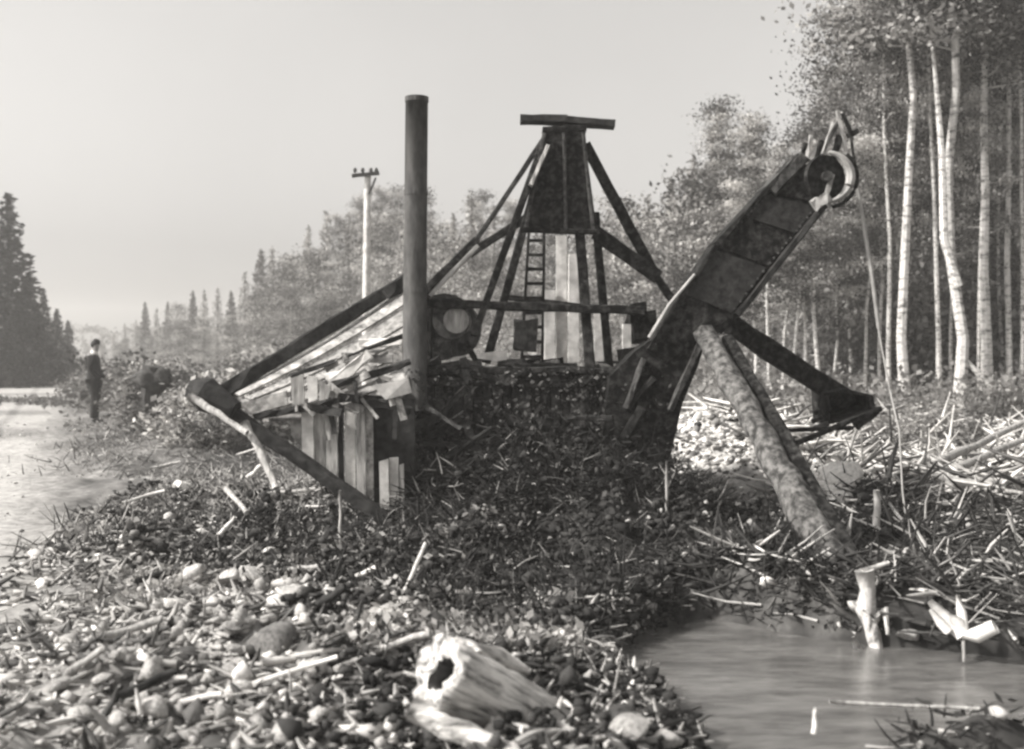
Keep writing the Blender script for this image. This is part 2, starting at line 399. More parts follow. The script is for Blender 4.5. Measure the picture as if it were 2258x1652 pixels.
sprp = [make_spruce('spruce_pale', 260+i, 12, 2.2, 110, M['leaf_pale'], .34, 45) for i in range(4)]
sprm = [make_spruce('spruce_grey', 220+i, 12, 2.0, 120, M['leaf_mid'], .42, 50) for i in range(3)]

def px_tree(px, py_top, d, kinds, h0, label, name, group, jx=0):
    x = (px-CX)/FPX*d; top = CAMH - (py_top-HY)/FPX*d; s_ = top/h0
    return put_tree(name, kinds, x, d, s_, label, 'tree', group)
# tall trunks at the right: (px at base, py base, radius scale, label)
named = [
 (2002, 926, 1.15, 'tall pale tree trunk standing just right of the hanging cable, tallest straight stem there'),
 (2112, 930, 1.35, 'thick pale trunk that forks low, middle of the right-hand wood edge'),
 (2178, 905, 1.25, 'pale straight trunk right of the forked trunk, with a leaning dead stem at its foot'),
 (2072, 880, .6, 'thin pale sapling trunk just left of the thick forked trunk'),
 (1962, 870, .6, 'slender wavy pale trunk nearest to the dark spruces on the left of the tall stems'),
 (2226, 915, .75, 'slim pale trunk near the right picture edge, leaning slightly right'),
 (2250, 900, .6, 'thin grey trunk at the very right picture edge'),
 (1800, 868, .6, 'thin pale trunk seen between the boom and the dipper arm, rightmost there'),
 (1752, 860, .45, 'very thin pale trunk seen under the boom, second from the right there'),
 (1700, 855, .45, 'very thin pale trunk under the boom, nearest to the boom plates'),
]
for i, (px, py, rs, lab) in enumerate(named):
    p = gnd(px, py, 16, 60)
    d = min(max(p.y, 24), 27.5); x = (px-CX)/FPX*d
    k = tall[i % 5] if px > 1900 else tallpale[i % 4]
    t = put_tree('birch_tree', k, x, d, 1.0*rs, lab, 'tree', 'pale-trunked trees along the right-hand wood edge', sz=rnd.uniform(.95, 1.12) if px > 1970 else {1962: .78, 1800: .52, 1752: .45, 1700: .43}[px])
    if i == 1:                                             # the fork
        f = MB(); b = Vector((x, d, 0)); f.tube([b+Vector((0, -.05, 3.3)), b+Vector((-.35, -.05, 4.4)), b+Vector((-.4, -.05, 6.5)), b+Vector((-.6, 0, 9))], [.1, .1, .08, .04], 7)
        fo = f.build('forked_stem', M['birch'], None); fo.parent = t; fo.matrix_parent_inverse = t.matrix_basis.inverted()
for k in range(16):
    px = [1665, 1725, 1775, 1835, 1870, 1905, 1938, 1985, 2030, 2052, 2095, 2150, 2160, 2205, 2240, 2256][k]; d = rnd.uniform(27.5, 31); x = (px-CX)/FPX*d
    t = put_tree('thin_tree', rnd.choice(tallpale), x, d, .5, ['first', 'second', 'third', 'fourth', 'fifth', 'sixth', 'seventh', 'eighth', 'ninth', 'tenth', 'eleventh', 'twelfth', 'thirteenth', 'fourteenth', 'fifteenth', 'sixteenth'][15-k] + ' thin pale trunk from the right picture edge, front of the wood', 'tree', 'thin pale trunks at the front of the right-hand wood', sz=rnd.uniform(.65, .85) if px > 1960 else (rnd.uniform(.5, .62) if px > 1850 else rnd.uniform(.36, .45)))
lt = thing('dead_tree', 'dead pale stem leaning against the trunk at the right wood edge', 'tree', gnd(2185, 925, 16, 60))
q = Vector(lt.location); mb = MB(); mb.tube([q+Vector((.5, 0, -.1)), q+Vector((0, 0, .75)), q+Vector((-.75, .1, 1.6))], [.1, .08, .05], 7, .1); mb.build('trunk', M['birch'], lt)
# filler of the right-hand wood
G1 = 'tall leafy trees packed in the right-hand wood'
def wood_top(px): return float(np.interp(px, [1740, 1800, 1860, 1980, 2060, 2260], [360, 230, 150, 10, -120, -260]))
for k in range(64):
    d = rnd.uniform(31, 46); px = 1770 + 520*((k+rnd.random())/64)**.9
    put = px_tree(px, wood_top(px)+rnd.uniform(-40, 170), d, rnd.choice(tall + tallpale + sprp + sprp), 13.5, 'tall pale-stemmed leafy tree packed among its like in the right-hand wood', 'leafy_tree', G1)
for (px, pt, d, lab) in [(1905, 440, 33, 'dark spruce directly behind the sheave and its cables'), (1860, 560, 31, 'dark spruce right of the boom, partly behind the boom tip'),
                         (1960, 600, 36, 'dark spruce between the pale trunks, right of the hanging cable'), (2060, 640, 36, 'dark spruce low behind the forked trunk'),
                         (2150, 600, 37, 'dark spruce filling the gap right of the forked trunk'), (2240, 560, 35, 'dark spruce behind the thin trunks at the right picture edge'),
                         (2210, 60, 40, 'tall dark spruce top reaching the upper right picture corner')]:
    px_tree(px, pt, d, rnd.choice(spr), 13, lab, 'spruce_tree', None)
# receding edge from the right wood to the far left: skyline (px, py)
sky_line = [(1740, 330), (1700, 380), (1660, 300), (1610, 290), (1570, 280), (1530, 330), (1480, 400), (1430, 440), (1380, 400), (1330, 450), (1270, 470), (1210, 470), (1150, 480),
            (1090, 450), (1040, 430), (1000, 480), (960, 460), (900, 440), (860, 450), (820, 440), (770, 460), (720, 480), (680, 500), (640, 540), (600, 560), (575, 548), (540, 600), (510, 640), (480, 650),
            (450, 645), (425, 640), (390, 670), (370, 665), (345, 700), (320, 665), (300, 710), (275, 730), (250, 740), (225, 750)]
G2 = 'hazy pale leafy trees along the far wood edge behind the excavator'
marks = [(811, 'telegraph pole'), (919, 'smoke stack'), (1243, 'tower cap'), (1500, 'tower, towards the boom'), (1760, 'boom tip'), (208, 'walking man')]
ORD = ['nearest', 'second', 'third', 'fourth', 'fifth', 'sixth', 'seventh', 'eighth', 'ninth', 'tenth', 'eleventh', 'twelfth', 'thirteenth']
def where(px, allpx):
    m = min(marks[:3] + marks[4:], key=lambda q: abs(q[0]-px)); side = 'left' if px < m[0] else 'right'
    n_ = sum(1 for q in allpx if (q < m[0]) == (px < m[0]) and abs(q-m[0]) < abs(px-m[0]))
    return '%s to the %s of the %s' % (ORD[min(n_, 12)], side, m[1])
slims = (425, 320, 370, 575, 510)
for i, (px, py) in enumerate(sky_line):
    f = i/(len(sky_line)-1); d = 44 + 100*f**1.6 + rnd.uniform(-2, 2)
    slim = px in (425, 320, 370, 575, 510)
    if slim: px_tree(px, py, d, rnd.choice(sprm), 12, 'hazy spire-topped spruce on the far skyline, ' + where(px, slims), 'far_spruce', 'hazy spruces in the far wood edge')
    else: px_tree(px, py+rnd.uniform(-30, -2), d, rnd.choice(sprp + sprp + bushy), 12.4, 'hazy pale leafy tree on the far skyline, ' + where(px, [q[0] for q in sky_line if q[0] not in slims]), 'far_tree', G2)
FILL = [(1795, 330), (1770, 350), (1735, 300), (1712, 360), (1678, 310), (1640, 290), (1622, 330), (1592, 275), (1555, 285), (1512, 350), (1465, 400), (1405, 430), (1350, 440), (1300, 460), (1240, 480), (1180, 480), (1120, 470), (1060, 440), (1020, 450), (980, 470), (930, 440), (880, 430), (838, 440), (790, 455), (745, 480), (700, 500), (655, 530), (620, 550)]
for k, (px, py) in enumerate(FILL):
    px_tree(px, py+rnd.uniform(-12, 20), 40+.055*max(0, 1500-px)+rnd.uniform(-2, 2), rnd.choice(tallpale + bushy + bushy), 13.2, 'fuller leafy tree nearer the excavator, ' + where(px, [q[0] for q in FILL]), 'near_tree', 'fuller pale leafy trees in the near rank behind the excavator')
for k in range(34):                                        # second rank, lower, in front of it
    f = (k+rnd.random())/34; d = 36 + 95*f**1.5; i = f*(len(sky_line)-1); px = sky_line[int(i)][0] + rnd.uniform(-25, 25); py = sky_line[int(i)][1]
    py2 = py + (HY-py)*rnd.uniform(.25, .55)
    px_tree(px, py2, d, rnd.choice(bushy), 12, 'shorter bushy pale tree standing in front of the far wood edge', 'bushy_tree', 'shorter bushy trees in front of the far wood edge')
# dark clump at the left edge
for (px, pt, d, lab, kk) in [(18, 425, 56, 'tallest dark spruce at the left picture edge', 0), (-25, 560, 52, 'dark spruce cut by the left picture edge', 1), (62, 600, 60, 'dark spruce just right of the tallest one at the left edge', 2),
                         (40, 640, 54, 'shorter dark spruce in front of the tallest one, left of the road', 1), (95, 640, 64, 'dark round-topped spruce in the middle of the left clump', 0), (125, 680, 70, 'dark spruce second from the right in the left clump', 1),
                         (150, 705, 76, 'rightmost low dark spruce of the left clump', 2), (75, 660, 58, 'short dark spruce low in the middle of the left clump', 2)]:
    t = px_tree(px, pt, d, sprd[kk], 13, lab, 'dark_spruce', 'dark spruces left of the road')
    t.scale.x *= 1.5; t.scale.y *= 1.5
# far-off wood reading as one mass, and the shrubby understory of the right wood
def mass(name, boxes, size, m, seed, kind='stuff', tones=(.5, 1.3)):
    rng = np.random.default_rng(seed); Cs, Ts = [], []
    for (x0, x1, y0, y1, h_, n) in boxes:
        nc = max(1, n//60); cx = rng.uniform(0, 1, nc); cy = rng.uniform(0, 1, nc)
        X = x0+(x1-x0)*cx; Y = y0+(y1-y0)*cy; Z = h_*rng.random(nc)**1.2
        c = np.repeat(np.stack([X, Y, Z], 1), 60, 0) + rng.normal(size=(nc*60, 3))*[.5, .5, .38]
        c[:, 2] = np.abs(c[:, 2]) + H(c[:, 0], c[:, 1]); Cs.append(c); Ts.append(np.repeat(rng.uniform(*tones, nc), 60))
    C = np.concatenate(Cs); T = np.concatenate(Ts)*rng.uniform(.6, 1.4, len(C)); V, F = leaf_cloud(C, size, rng)
    return tag(link(bpy.data.objects.new(name, mesh_np(name, V, F, m, np.repeat(T, 4)))), kind=kind)
mass('undergrowth', [(.30*30, .64*30, 29, 33, 4.5, 26000), (.26*34, .62*36, 34, 40, 7, 26000)], .22, M['leaf_mid'], 31, tones=(.3, 1.9))
mass('pale_undergrowth', [(4, 12, 24, 29, .5, 9000), (-2, 9, 30, 40, 2.2, 16000), (11, 17, 24, 27.5, .6, 5000)], .16, M['leaf_pale'], 32)
far = []
for k in range(26):
    f = k/25; d = 46+120*f**1.5; pxl = 1900-1700*f; x = (pxl-CX)/FPX*d; far.append((x-3-f*6, x+3+f*6, d+2, d+10, 5.5, 1500))
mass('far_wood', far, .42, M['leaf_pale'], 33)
mass('left_undergrowth', [(-32, -23, 52, 60, 1.6, 6000)], .3, M['leaf_dark'], 34)
# shrubs in the middle distance around the walker
shrub = []
for i in range(4):
    rng = np.random.default_rng(300+i); C = []; W = []
    for k in range(16):
        c = rng.normal(size=3)*[.32, .32, .2]+[0, 0, .42]; C.append(rng.normal(size=(50, 3))*.13+c); W += [rng.uniform(.5, 1.5)]*50
    C = np.concatenate(C); C[:, 2] = np.abs(C[:, 2]); V, F = leaf_cloud(C, .1, rng)
    st = MB()
    for k in range(6):
        a = k*1.05; st.tube([(0, 0, -.08), (math.cos(a)*.15, math.sin(a)*.15, .3), (math.cos(a)*.35, math.sin(a)*.35, .62)], [.014, .01, .004], 4)
    sm = bpy.data.meshes.new('stems'); sm.from_pydata([tuple(v) for v in st.v], [], st.f); sm.materials.append(M['bark_dark'])
    tn = np.repeat(np.array(W)*rng.uniform(.6, 1.4, len(C)), 4)
    shrub.append((sm, mesh_np('leaves', V, F, M['leaf_mid' if i % 2 else 'leaf_pale'], tn)))
for k in range(44):
    px = rnd.uniform(225, 640); py = rnd.uniform(850, 985); p = gnd(px, py, 10, 80)
    if px < 330 and py > 900: px += 90; p = gnd(px, py, 10, 80)
    s_ = rnd.uniform(.7, 1.6)*(1 if p.y < 30 else 1.5); kd = shrub[k % 4]
    t = thing('shrub', 'low leafy shrub in the rough strip between the road and the collapsed roof', 'shrub', p, 'low shrubs between the road and the excavator', rnd.uniform(0, 6))
    t.scale = (s_, s_, s_*rnd.uniform(.6, 1)); link(bpy.data.objects.new('stems', kd[0]), t); link(bpy.data.objects.new('leaves', kd[1]), t)
for k in range(11):
    px = rnd.uniform(1880, 2300); py = rnd.uniform(905, 1010); p = gnd(px, py, 9, 60); s_ = rnd.uniform(.6, 1.3); kd = shrub[k % 4]
    t = thing('shrub', 'low leafy shrub on the felled ground below the right-hand wood', 'shrub', p, 'low shrubs below the right-hand wood', rnd.uniform(0, 6))
    t.scale = (s_, s_, s_*.6); link(bpy.data.objects.new('stems', kd[0]), t); link(bpy.data.objects.new('leaves', kd[1]), t)

# ------------------------------------------------------------------ telegraph pole
b = at(808, 840, 30); b.z = hz(b.x, 30)
pole = thing('telegraph_pole', 'pale telegraph pole with a dark crossarm, behind and left of the smoke stack', 'pole', b)
d = 30
m_ = MB(); m_.tube([b-Vector((0, 0, .4)), at(808, 640, d), at(811, 385, d)], [.13, .11, .09], 10, .03); m_.build('post', M['pale_wood'], pole)
m_ = MB(); m_.beam(at(776, 388, d-.12), at(836, 382, d-.12), .1, .1); m_.build('crossarm', M['tar'], pole)
for px in (783, 800, 818, 830):
    m_ = MB(); p = at(px, 381, d-.12); m_.tube([p, p+Vector((0, 0, .06)), p+Vector((0, 0, .13))], [.03, .055, .03], 8); m_.build('insulator', M['tar'], pole)
m_ = MB(); m_.beam(at(813, 430, d-.05), at(829, 392, d-.1), .05, .05); m_.build('brace', M['tar'], pole)

# ------------------------------------------------------------------ the wrecked excavator
D = 11.0
ex = thing('excavator', 'wrecked old excavator with tall stack, tapered iron tower, raised boom and collapsed board roof', 'excavator', at(1180, 1150, D+.8))
ex.location.z = hz(ex.location.x, ex.location.y)
def EX(name, mb, m, smooth=False): return mb.build(name, m, ex, smooth)
# hull: dark iron body, panelled
hull = MB(); p0 = at(915, 822, D); p1 = at(1470, 822, D)
hull.box((p0.x, D+.02, -.1), (p1.x, D+2.3, p0.z)); hullo = EX('body', hull, M['iron'])
nb_ = 26
for i in range(nb_):
    x0 = p0.x+(p1.x-p0.x)*i/nb_; x1 = p0.x+(p1.x-p0.x)*(i+1)/nb_; pr = rnd.uniform(.005, .035)
    q = MB(); q.beam(Vector(((x0+x1)/2+rnd.uniform(-.006, .006), D-pr, -.1)), Vector(((x0+x1)/2, D-pr, p0.z-rnd.choice((.02, .03, .05, .12)))), (x1-x0)-.012, .03, 5, .004); sub('board', q, M[('iron', 'tar', 'iron_lit')[i*7 % 3]], hullo, ex)
for zz in (.45, .95, 1.45):
    q = MB(); q.beam(Vector((p0.x-.02, D-.065, zz)), Vector((p1.x+.02, D-.07, zz+rnd.uniform(-.05, .03))), .07, .05, 8, .008); sub('rail', q, M['iron'], hullo, ex)
m_ = MB(); m_.beam(at(905, 815, D-.02), at(1440, 818, D-.02), .07, .16, 8, .012); EX('deck_rail', m_, M['iron'])
# machinery lumps along the deck
for (px, py, w_, h_, mm) in [(1010, 800, .12, .1, 'pale_metal'), (1085, 785, .28, .09, 'pale_wood'), (1040, 805, .2, .08, 'iron_lit'), (1130, 800, .3, .08, 'iron_lit'), (1160, 740, .26, .3, 'iron_lit'), (1230, 805, .35, .07, 'iron'),
                         (1390, 790, .2, .2, 'iron'), (980, 770, .18, .22, 'iron'), (1420, 720, .24, .3, 'iron'), (935, 730, .2, .7, 'iron'), (1405, 690, .16, .2, 'iron')]:
    q = MB(); c = at(px, py, D+.25); q.box(c-Vector((w_/2, .12, h_/2)), c+Vector((w_/2, .2, h_/2)))
    for v in q.v: v += Vector((rnd.uniform(-.03, .03), 0, rnd.uniform(-.03, .03)))
    EX('machine_block', q, M[mm])
for k in range(34):
    px = rnd.uniform(915, 1440); py = rnd.uniform(795, 850); L = rnd.uniform(.2, .75); an = rnd.choice((0, 0, 1))*rnd.uniform(-1.2, 1.2)+rnd.uniform(-.25, .25); c = at(px, py, D+rnd.uniform(-.1, .5)); dv = Vector((math.cos(an)*L/2, rnd.uniform(-.1, .1), math.sin(an)*L/2))
    q = MB(); q.beam(c-dv, c+dv, rnd.uniform(.03, .11), rnd.uniform(.03, .1), 4, .012); EX('loose_timber', q, M[rnd.choice(('iron', 'tar', 'tar', 'iron', 'iron_lit', 'grey_wood' if k % 3 else 'pale_wood'))])
for k in range(26):
    px = rnd.uniform(915, 1480); py = rnd.uniform(870, 1120); L = rnd.uniform(.3, .9); an = rnd.uniform(-1.4, 1.4); c = at(px, py, D-rnd.uniform(.1, .45)); dv = Vector((math.cos(an)*L/2, -.1, math.sin(an)*L/2))
    q = MB(); q.beam(c-dv, c+dv, rnd.uniform(.03, .09), rnd.uniform(.03, .08), 4, .012); EX('loose_timber', q, M[rnd.choice(('iron', 'tar', 'tar', 'iron_lit'))])
# boiler lying along the hull
m_ = MB(); c = at(980, 720, D+.9); m_.tube([c, c+Vector((.0, 1.6, 0))], [.36, .36], 20); EX('boiler', m_, M['iron'])
# winch drum
dr = MB(); c = at(1000, 707, D+.1); dr.tube([c+Vector((-.02, 0, 0)), c+Vector((.02, .3, 0))], [.15, .15], 20); do = EX('winch_drum', dr, M['grey_wood'])
q = MB(); q.tube([c-Vector((.02, .03, 0)), c+Vector((-.02, -.004, 0))], [.19, .19], 20); sub('drum_flange', q, M['iron_lit'], do, ex)
q = MB(); q.tube([c-Vector((-.03, .05, 0)), c+Vector((.03, -.032, 0))], [.13, .13], 20); sub('drum_face', q, M['grey_wood'], do, ex)
# stack
st = MB(); ds = D-.12
st.tube([at(914, 905, ds), at(915, 640, ds), at(917, 420, ds), at(919, 218, ds)], [.125, .118, .113, .112], 18)
so = EX('smoke_stack', st, M['soot'], True)
for py in (220, 425, 640):
    q = MB(); c = at(919 if py < 300 else 917, py, ds); r_ = .118 if py < 500 else .124; q.tube([c-Vector((0, 0, .025)), c+Vector((0, 0, .025))], [r_, r_], 18); sub('stack_band', q, M['soot'], so, ex)
# cross beam
m_ = MB(); m_.beam(at(935, 668, D+.05), at(1420, 686, D+.05), .085, .14, 8, .008); EX('cross_beam', m_, M['iron'])
m_ = MB(); m_.beam(at(1115, 655, D+1.2), at(1400, 690, D+1.2), .06, .1, 6, .006); EX('cross_beam', m_, M['iron'])
# tower
TD = D+.55
for (a, b_, w_, mm) in [((1204, 300, TD-.1), (1045, 740, D-.06), .075, 'iron'), ((1176, 430, TD), (1072, 800, D+.3), .085, 'iron'),
                        ((1276, 480, TD-.1), (1303, 835, D-.06), .10, 'iron'), ((1312, 470, TD+.05), (1345, 830, D+.35), .085, 'iron')]:
    m_ = MB(); m_.beam(at(*a), at(*b_), w_, .09, 6, .004); EX('tower_leg', m_, M[mm])
for (a, b_, w_, mm) in [((1200, 305, TD), (1050, 530, TD+.1), .05, 'iron_lit'), ((1050, 530, TD+.1), (925, 655, D+.1), .085, 'iron'),
                        ((1208, 322, TD-.2), (1170, 410, TD-.3), .04, 'grey_wood'), ((1052, 545, D+.3), (945, 655, D-.04), .04, 'pale_metal'),
                        ((1290, 318, TD), (1438, 596, TD+.1), .11, 'iron'), ((1438, 596, TD+.1), (1486, 668, TD), .08, 'iron')]:
    m_ = MB(); m_.beam(at(*a), at(*b_), w_, .08, 6, .004); EX('tower_stay', m_, M[mm])
for (a, b_, w_) in [((1165, 478, TD), (1035, 560, TD), .085), ((1312, 512, TD), (1452, 612, TD), .15)]:
    m_ = MB(); m_.beam(at(*a), at(*b_), w_, .08, 4, .006); EX('tower_strut', m_, M['iron'])
m_ = MB(); m_.poly([at(1197, 292, TD-.16), at(1290, 286, TD-.16), at(1300, 400, TD-.16), at(1318, 512, TD-.16), at(1150, 512, TD-.16), at(1172, 400, TD-.16)][::-1], .02)
gp = EX('gusset_plate', m_, M['iron'])
m_ = MB(); m_.poly([at(1200, 292, TD+.3), at(1288, 292, TD+.3), at(1316, 506, TD+.3), at(1156, 506, TD+.3)][::-1], .02); EX('gusset_plate', m_, M['iron'])
m_ = MB(); m_.beam(at(1150, 508, TD-.2), at(1322, 512, TD-.2), .05, .08, 4, .004); sub('plate_angle', m_, M['iron'], gp, ex)
for (a, b_) in [((1200, 294, TD-.19), (1160, 500, TD-.19)), ((1244, 292, TD-.19), (1248, 505, TD-.19)), ((1286, 292, TD-.19), (1308, 505, TD-.19))]:
    m_ = MB(); m_.beam(at(*a), at(*b_), .035, .04, 4, .003); sub('plate_angle', m_, M['iron_lit'], gp, ex)
    for k in range(9):
        q = MB(); c = at(*a).lerp(at(*b_), (k+.5)/9)-Vector((0, .02, 0)); q.tube([c, c-Vector((0, .014, 0))], [.011, .007], 6); sub('rivet', q, M['iron_lit'], gp, ex)
m_ = MB(); m_.beam(at(1196, 294, TD), at(1291, 288, TD), .06, .36, 4, .004); EX('tower_cap', m_, M['iron'])
m_ = MB(); m_.tube([at(1247, 290, TD), at(1249, 260, TD)], [.05, .035], 10); EX('cap_pin', m_, M['iron_lit'])
m_ = MB(); m_.beam(at(1147, 264, TD), at(1250, 266, TD), .082, .2, 4, .006); m_.beam(at(1248, 267, TD+.002), at(1355, 276, TD+.002), .082, .2, 4, .006); EX('top_board', m_, M['tar'])
# ladder
for px, p2 in ((1166, 1150), (1200, 1196)):
    m_ = MB(); m_.beam(at(px, 512, D+.9), at(p2, 800, D+.6), .03, .04, 6, .003); lad = EX('ladder_rail', m_, M['iron'])
for k in range(9):
    t = (k+.6)/9; a = at(1166, 512, D+.9).lerp(at(1150, 800, D+.6), t); b_ = at(1200, 512, D+.9).lerp(at(1196, 800, D+.6), t)
    m_ = MB(); m_.beam(a, b_, .035, .03, 2, .003); EX('ladder_rung', m_, M['iron'])
# pale upright boards added for the bright stripes between the legs, far side
for (x0, x1, y0, y1, dd) in [(1200, 1224, 640, 800, 2.0), (1226, 1250, 520, 800, 2.05), (1253, 1277, 560, 798, 2.0), (1310, 1330, 690, 800, 1.9), (1372, 1392, 715, 790, 1.85)]:
    q = MB(); q.beam(at((x0+x1)/2, y1, D+dd), at((x0+x1)/2, y0, D+dd), (x1-x0)/FPX*(D+dd), .03, 4, .004); EX('bright_gap_board', q, M['pale_wood'])
# boom
BD = D-.35
def bp(x, y, d=0): return at(x, y, BD+d)
outline = [(1425, 772), (1500, 648), (1570, 545), (1640, 478), (1686, 425), (1750, 352), (1800, 372), (1812, 448), (1770, 505), (1690, 602), (1618, 694), (1612, 735), (1545, 745), (1470, 800)]
m_ = MB(); m_.poly([bp(x, y) for x, y in outline], .42); boom = EX('boom', m_, M['iron'])
# boom plates, flanges, rivets
ax = Vector(bp(1470, 730)), Vector(bp(1775, 375))
segs = [((1440, 768), (1506, 655), (1600, 735), (1545, 745)), ((1511, 648), (1572, 549), (1690, 590), (1614, 690)), ((1577, 542), (1640, 484), (1748, 520), (1694, 586)), ((1645, 478), (1690, 430), (1800, 456), (1753, 514)), ((1694, 425), (1752, 358), (1796, 378), (1806, 446))]
for i, sg in enumerate(segs):
    q = MB(); q.poly([bp(x, y, -.02-.006*(i % 2)) for x, y in (sg[0], sg[1], sg[2] if i else (1612, 700), sg[3])], .018); sub('boom_plate', q, M['iron' if i % 2 == 0 else 'tar'], boom, ex)
for (a, b_, w_, mm) in [((1428, 770), (1570, 545), .05, 'iron'), ((1572, 543), (1750, 350), .05, 'iron'), ((1617, 696), (1805, 458), .06, 'tar'), ((1690, 428), (1762, 352), .13, 'iron_lit')]:
    q = MB(); q.beam(bp(*a, .18), bp(*b_, .18), w_, .46, 5, .006); sub('boom_flange', q, M[mm], boom, ex)
for sg in segs:
    for (e0, e1) in ((sg[0], sg[1]), (sg[2], sg[3])):
        for k in range(6):
            q = MB(); c = bp(*e0, -.03).lerp(bp(*e1, -.03), (k+.5)/6); q.tube([c, c-Vector((0, .016, 0))], [.014, .009], 6); sub('rivet', q, M['iron_lit'], boom, ex)
m_ = MB(); m_.tube([bp(1432, 745, -.05), bp(1476, 672, -.05), bp(1532, 605, -.05)], [.022, .018, .014], 8); EX('guy_rod', m_, M['pale_metal'])
# boom foot and knee
m_ = MB(); m_.poly([bp(x, y, .03) for x, y in [(1345, 830), (1400, 775), (1432, 752), (1560, 735), (1540, 805), (1505, 890), (1478, 1010), (1320, 1030)]], .5); EX('boom_foot', m_, M['iron'])
for (a, b_, w_) in [((1548, 748), (1478, 905), .06), ((1420, 790), (1380, 900), .05)]:
    q = MB(); q.beam(bp(*a, -.02), bp(*b_, -.02), w_, .08, 4, .008); EX('foot_angle', q, M['iron_lit'])
# sheave at the tip: pale rim, dark web, axle, cheek irons
def disc(c, r, w_, tilt):
    q = MB(); ax_ = Vector((math.sin(tilt), -math.cos(tilt), 0)); q.tube([c-ax_*w_/2, c+ax_*w_/2], [r, r], 28); return q
c = bp(1818, 392, -.06); axd = Vector((.35, -.93, 0)).normalized(); uu = axd.cross(Vector((0, 0, 1))).normalized(); vv = axd.cross(uu)
web = MB(); web.tube([c-axd*.03, c+axd*.03], [.215, .215], 28); sh = EX('sheave', web, M['iron'])
rim = MB(); N = 24; a0, a1 = math.radians(-75), math.radians(85)
pts = []
for k in range(N):
    an = a0+(a1-a0)*k/(N-1)
    pts.append(c + Vector((math.cos(an), 0, math.sin(an)))*.235*(1 + 0) + Vector((0, -.06, 0)))
rim.tube(pts, [.012+.034*math.sin(math.pi*(k+.5)/N) for k in range(N)], 8); sub('rim', rim, M['pale_metal'], sh, ex)
q = MB(); q.tube([c+Vector((0, -.12, 0)), c+Vector((0, .1, 0))], [.05, .05], 12); sub('axle', q, M['iron_lit'], sh, ex)
q = MB(); pts2 = [c + Vector((math.cos(math.radians(t)), 0, math.sin(math.radians(t))))*.29 + Vector((.02, -.02, 0)) for t in range(-80, 60, 10)]
q.tube(pts2, [.02]*len(pts2), 6); sub('guard', q, M['iron'], sh, ex)
q = MB(); q.beam(bp(1792, 455, -.1), bp(1828, 432, -.1), .11, .05, 3, .012); q.beam(bp(1822, 432, -.1), bp(1835, 385, -.1), .05, .05, 3, .008); EX('cheek_iron', q, M['pale_metal'])
for (a, b_, w_, mm) in [((1760, 372), (1778, 318), .05, 'iron'), ((1778, 352), (1788, 300), .03, 'pale_metal'), ((1795, 362), (1812, 312), .045, 'iron'), ((1808, 350), (1852, 262), .03, 'iron_lit'), ((1812, 340), (1836, 272), .022, 'pale_metal'),
                        ((1858, 250), (1880, 300), .025, 'iron_lit'), ((1838, 350), (1852, 300), .06, 'iron'), ((1752, 345), (1738, 385), .05, 'iron_lit'), ((1846, 245), (1866, 335), .03, 'pale_metal'), ((1870, 300), (1890, 290), .05, 'iron'), ((1786, 356), (1800, 330), .04, 'pale_metal')]:
    q = MB(); q.beam(bp(*a, -.02), bp(*b_, .03), w_, .05, 3, .006); EX('tip_iron', q, M[mm])
# cables from the tip
def cable(name, pts, r, m): q = MB(); q.tube(pts, [r]*len(pts), 6); return EX(name, q, m)
cable('cable', [bp(1866, 335, -.05), bp(1884, 370, -.05), bp(1902, 480, 0), bp(1922, 600, .05), bp(1938, 725, .1)], .02, M['cable'])
cable('cable', [bp(1858, 250, -.02), bp(1876, 300, -.05), bp(1886, 372, -.06)], .014, M['iron'])
cable('hanging_cable', [at(1937, 726, BD+.1), at(1962, 860, BD), at(1983, 950, BD-.2), at(1990, 1080, BD-.4), at(2003, 1190, BD-.5)], .009, M['cable'])
q = MB(); q.tube([at(2002, 1172, BD-.5), at(2004, 1200, BD-.5), at(2006, 1215, BD-.5)], [.012, .045, .02], 8); EX('cable_weight', q, M['pale_metal'])
# arm A : twin timbers running down to the lower right
AD0, AD1 = D-.45, 8.4
e0 = gnd(1885, 1248, 6, 12)
AD1 = gnd(1885, 1248).y - .12
for (a, b_, w_, h_, mm) in [((1604, 752), (1893, 1255), .12, .14, 'iron')]:
    q = MB(); q.beam(at(*a, AD0), at(*b_, AD1+ (.1 if mm == 'grey_wood' else 0)), w_*.95, h_, 10, .008); EX('dipper_timber', q, M[mm])
q = MB(); a, b_ = at(1553, 735, AD0), at(1822, 1222, AD1); b_ = at(1846, 1258, AD1+.02); q.tube([a.lerp(b_, k/16)+Vector((rnd.uniform(-.018, .018), 0, 0)) for k in range(17)], [(.105+.02*k/16)*rnd.uniform(.94, 1.06) for k in range(17)], 12, .10); EX('arm_log', q, M['old_log'], True)
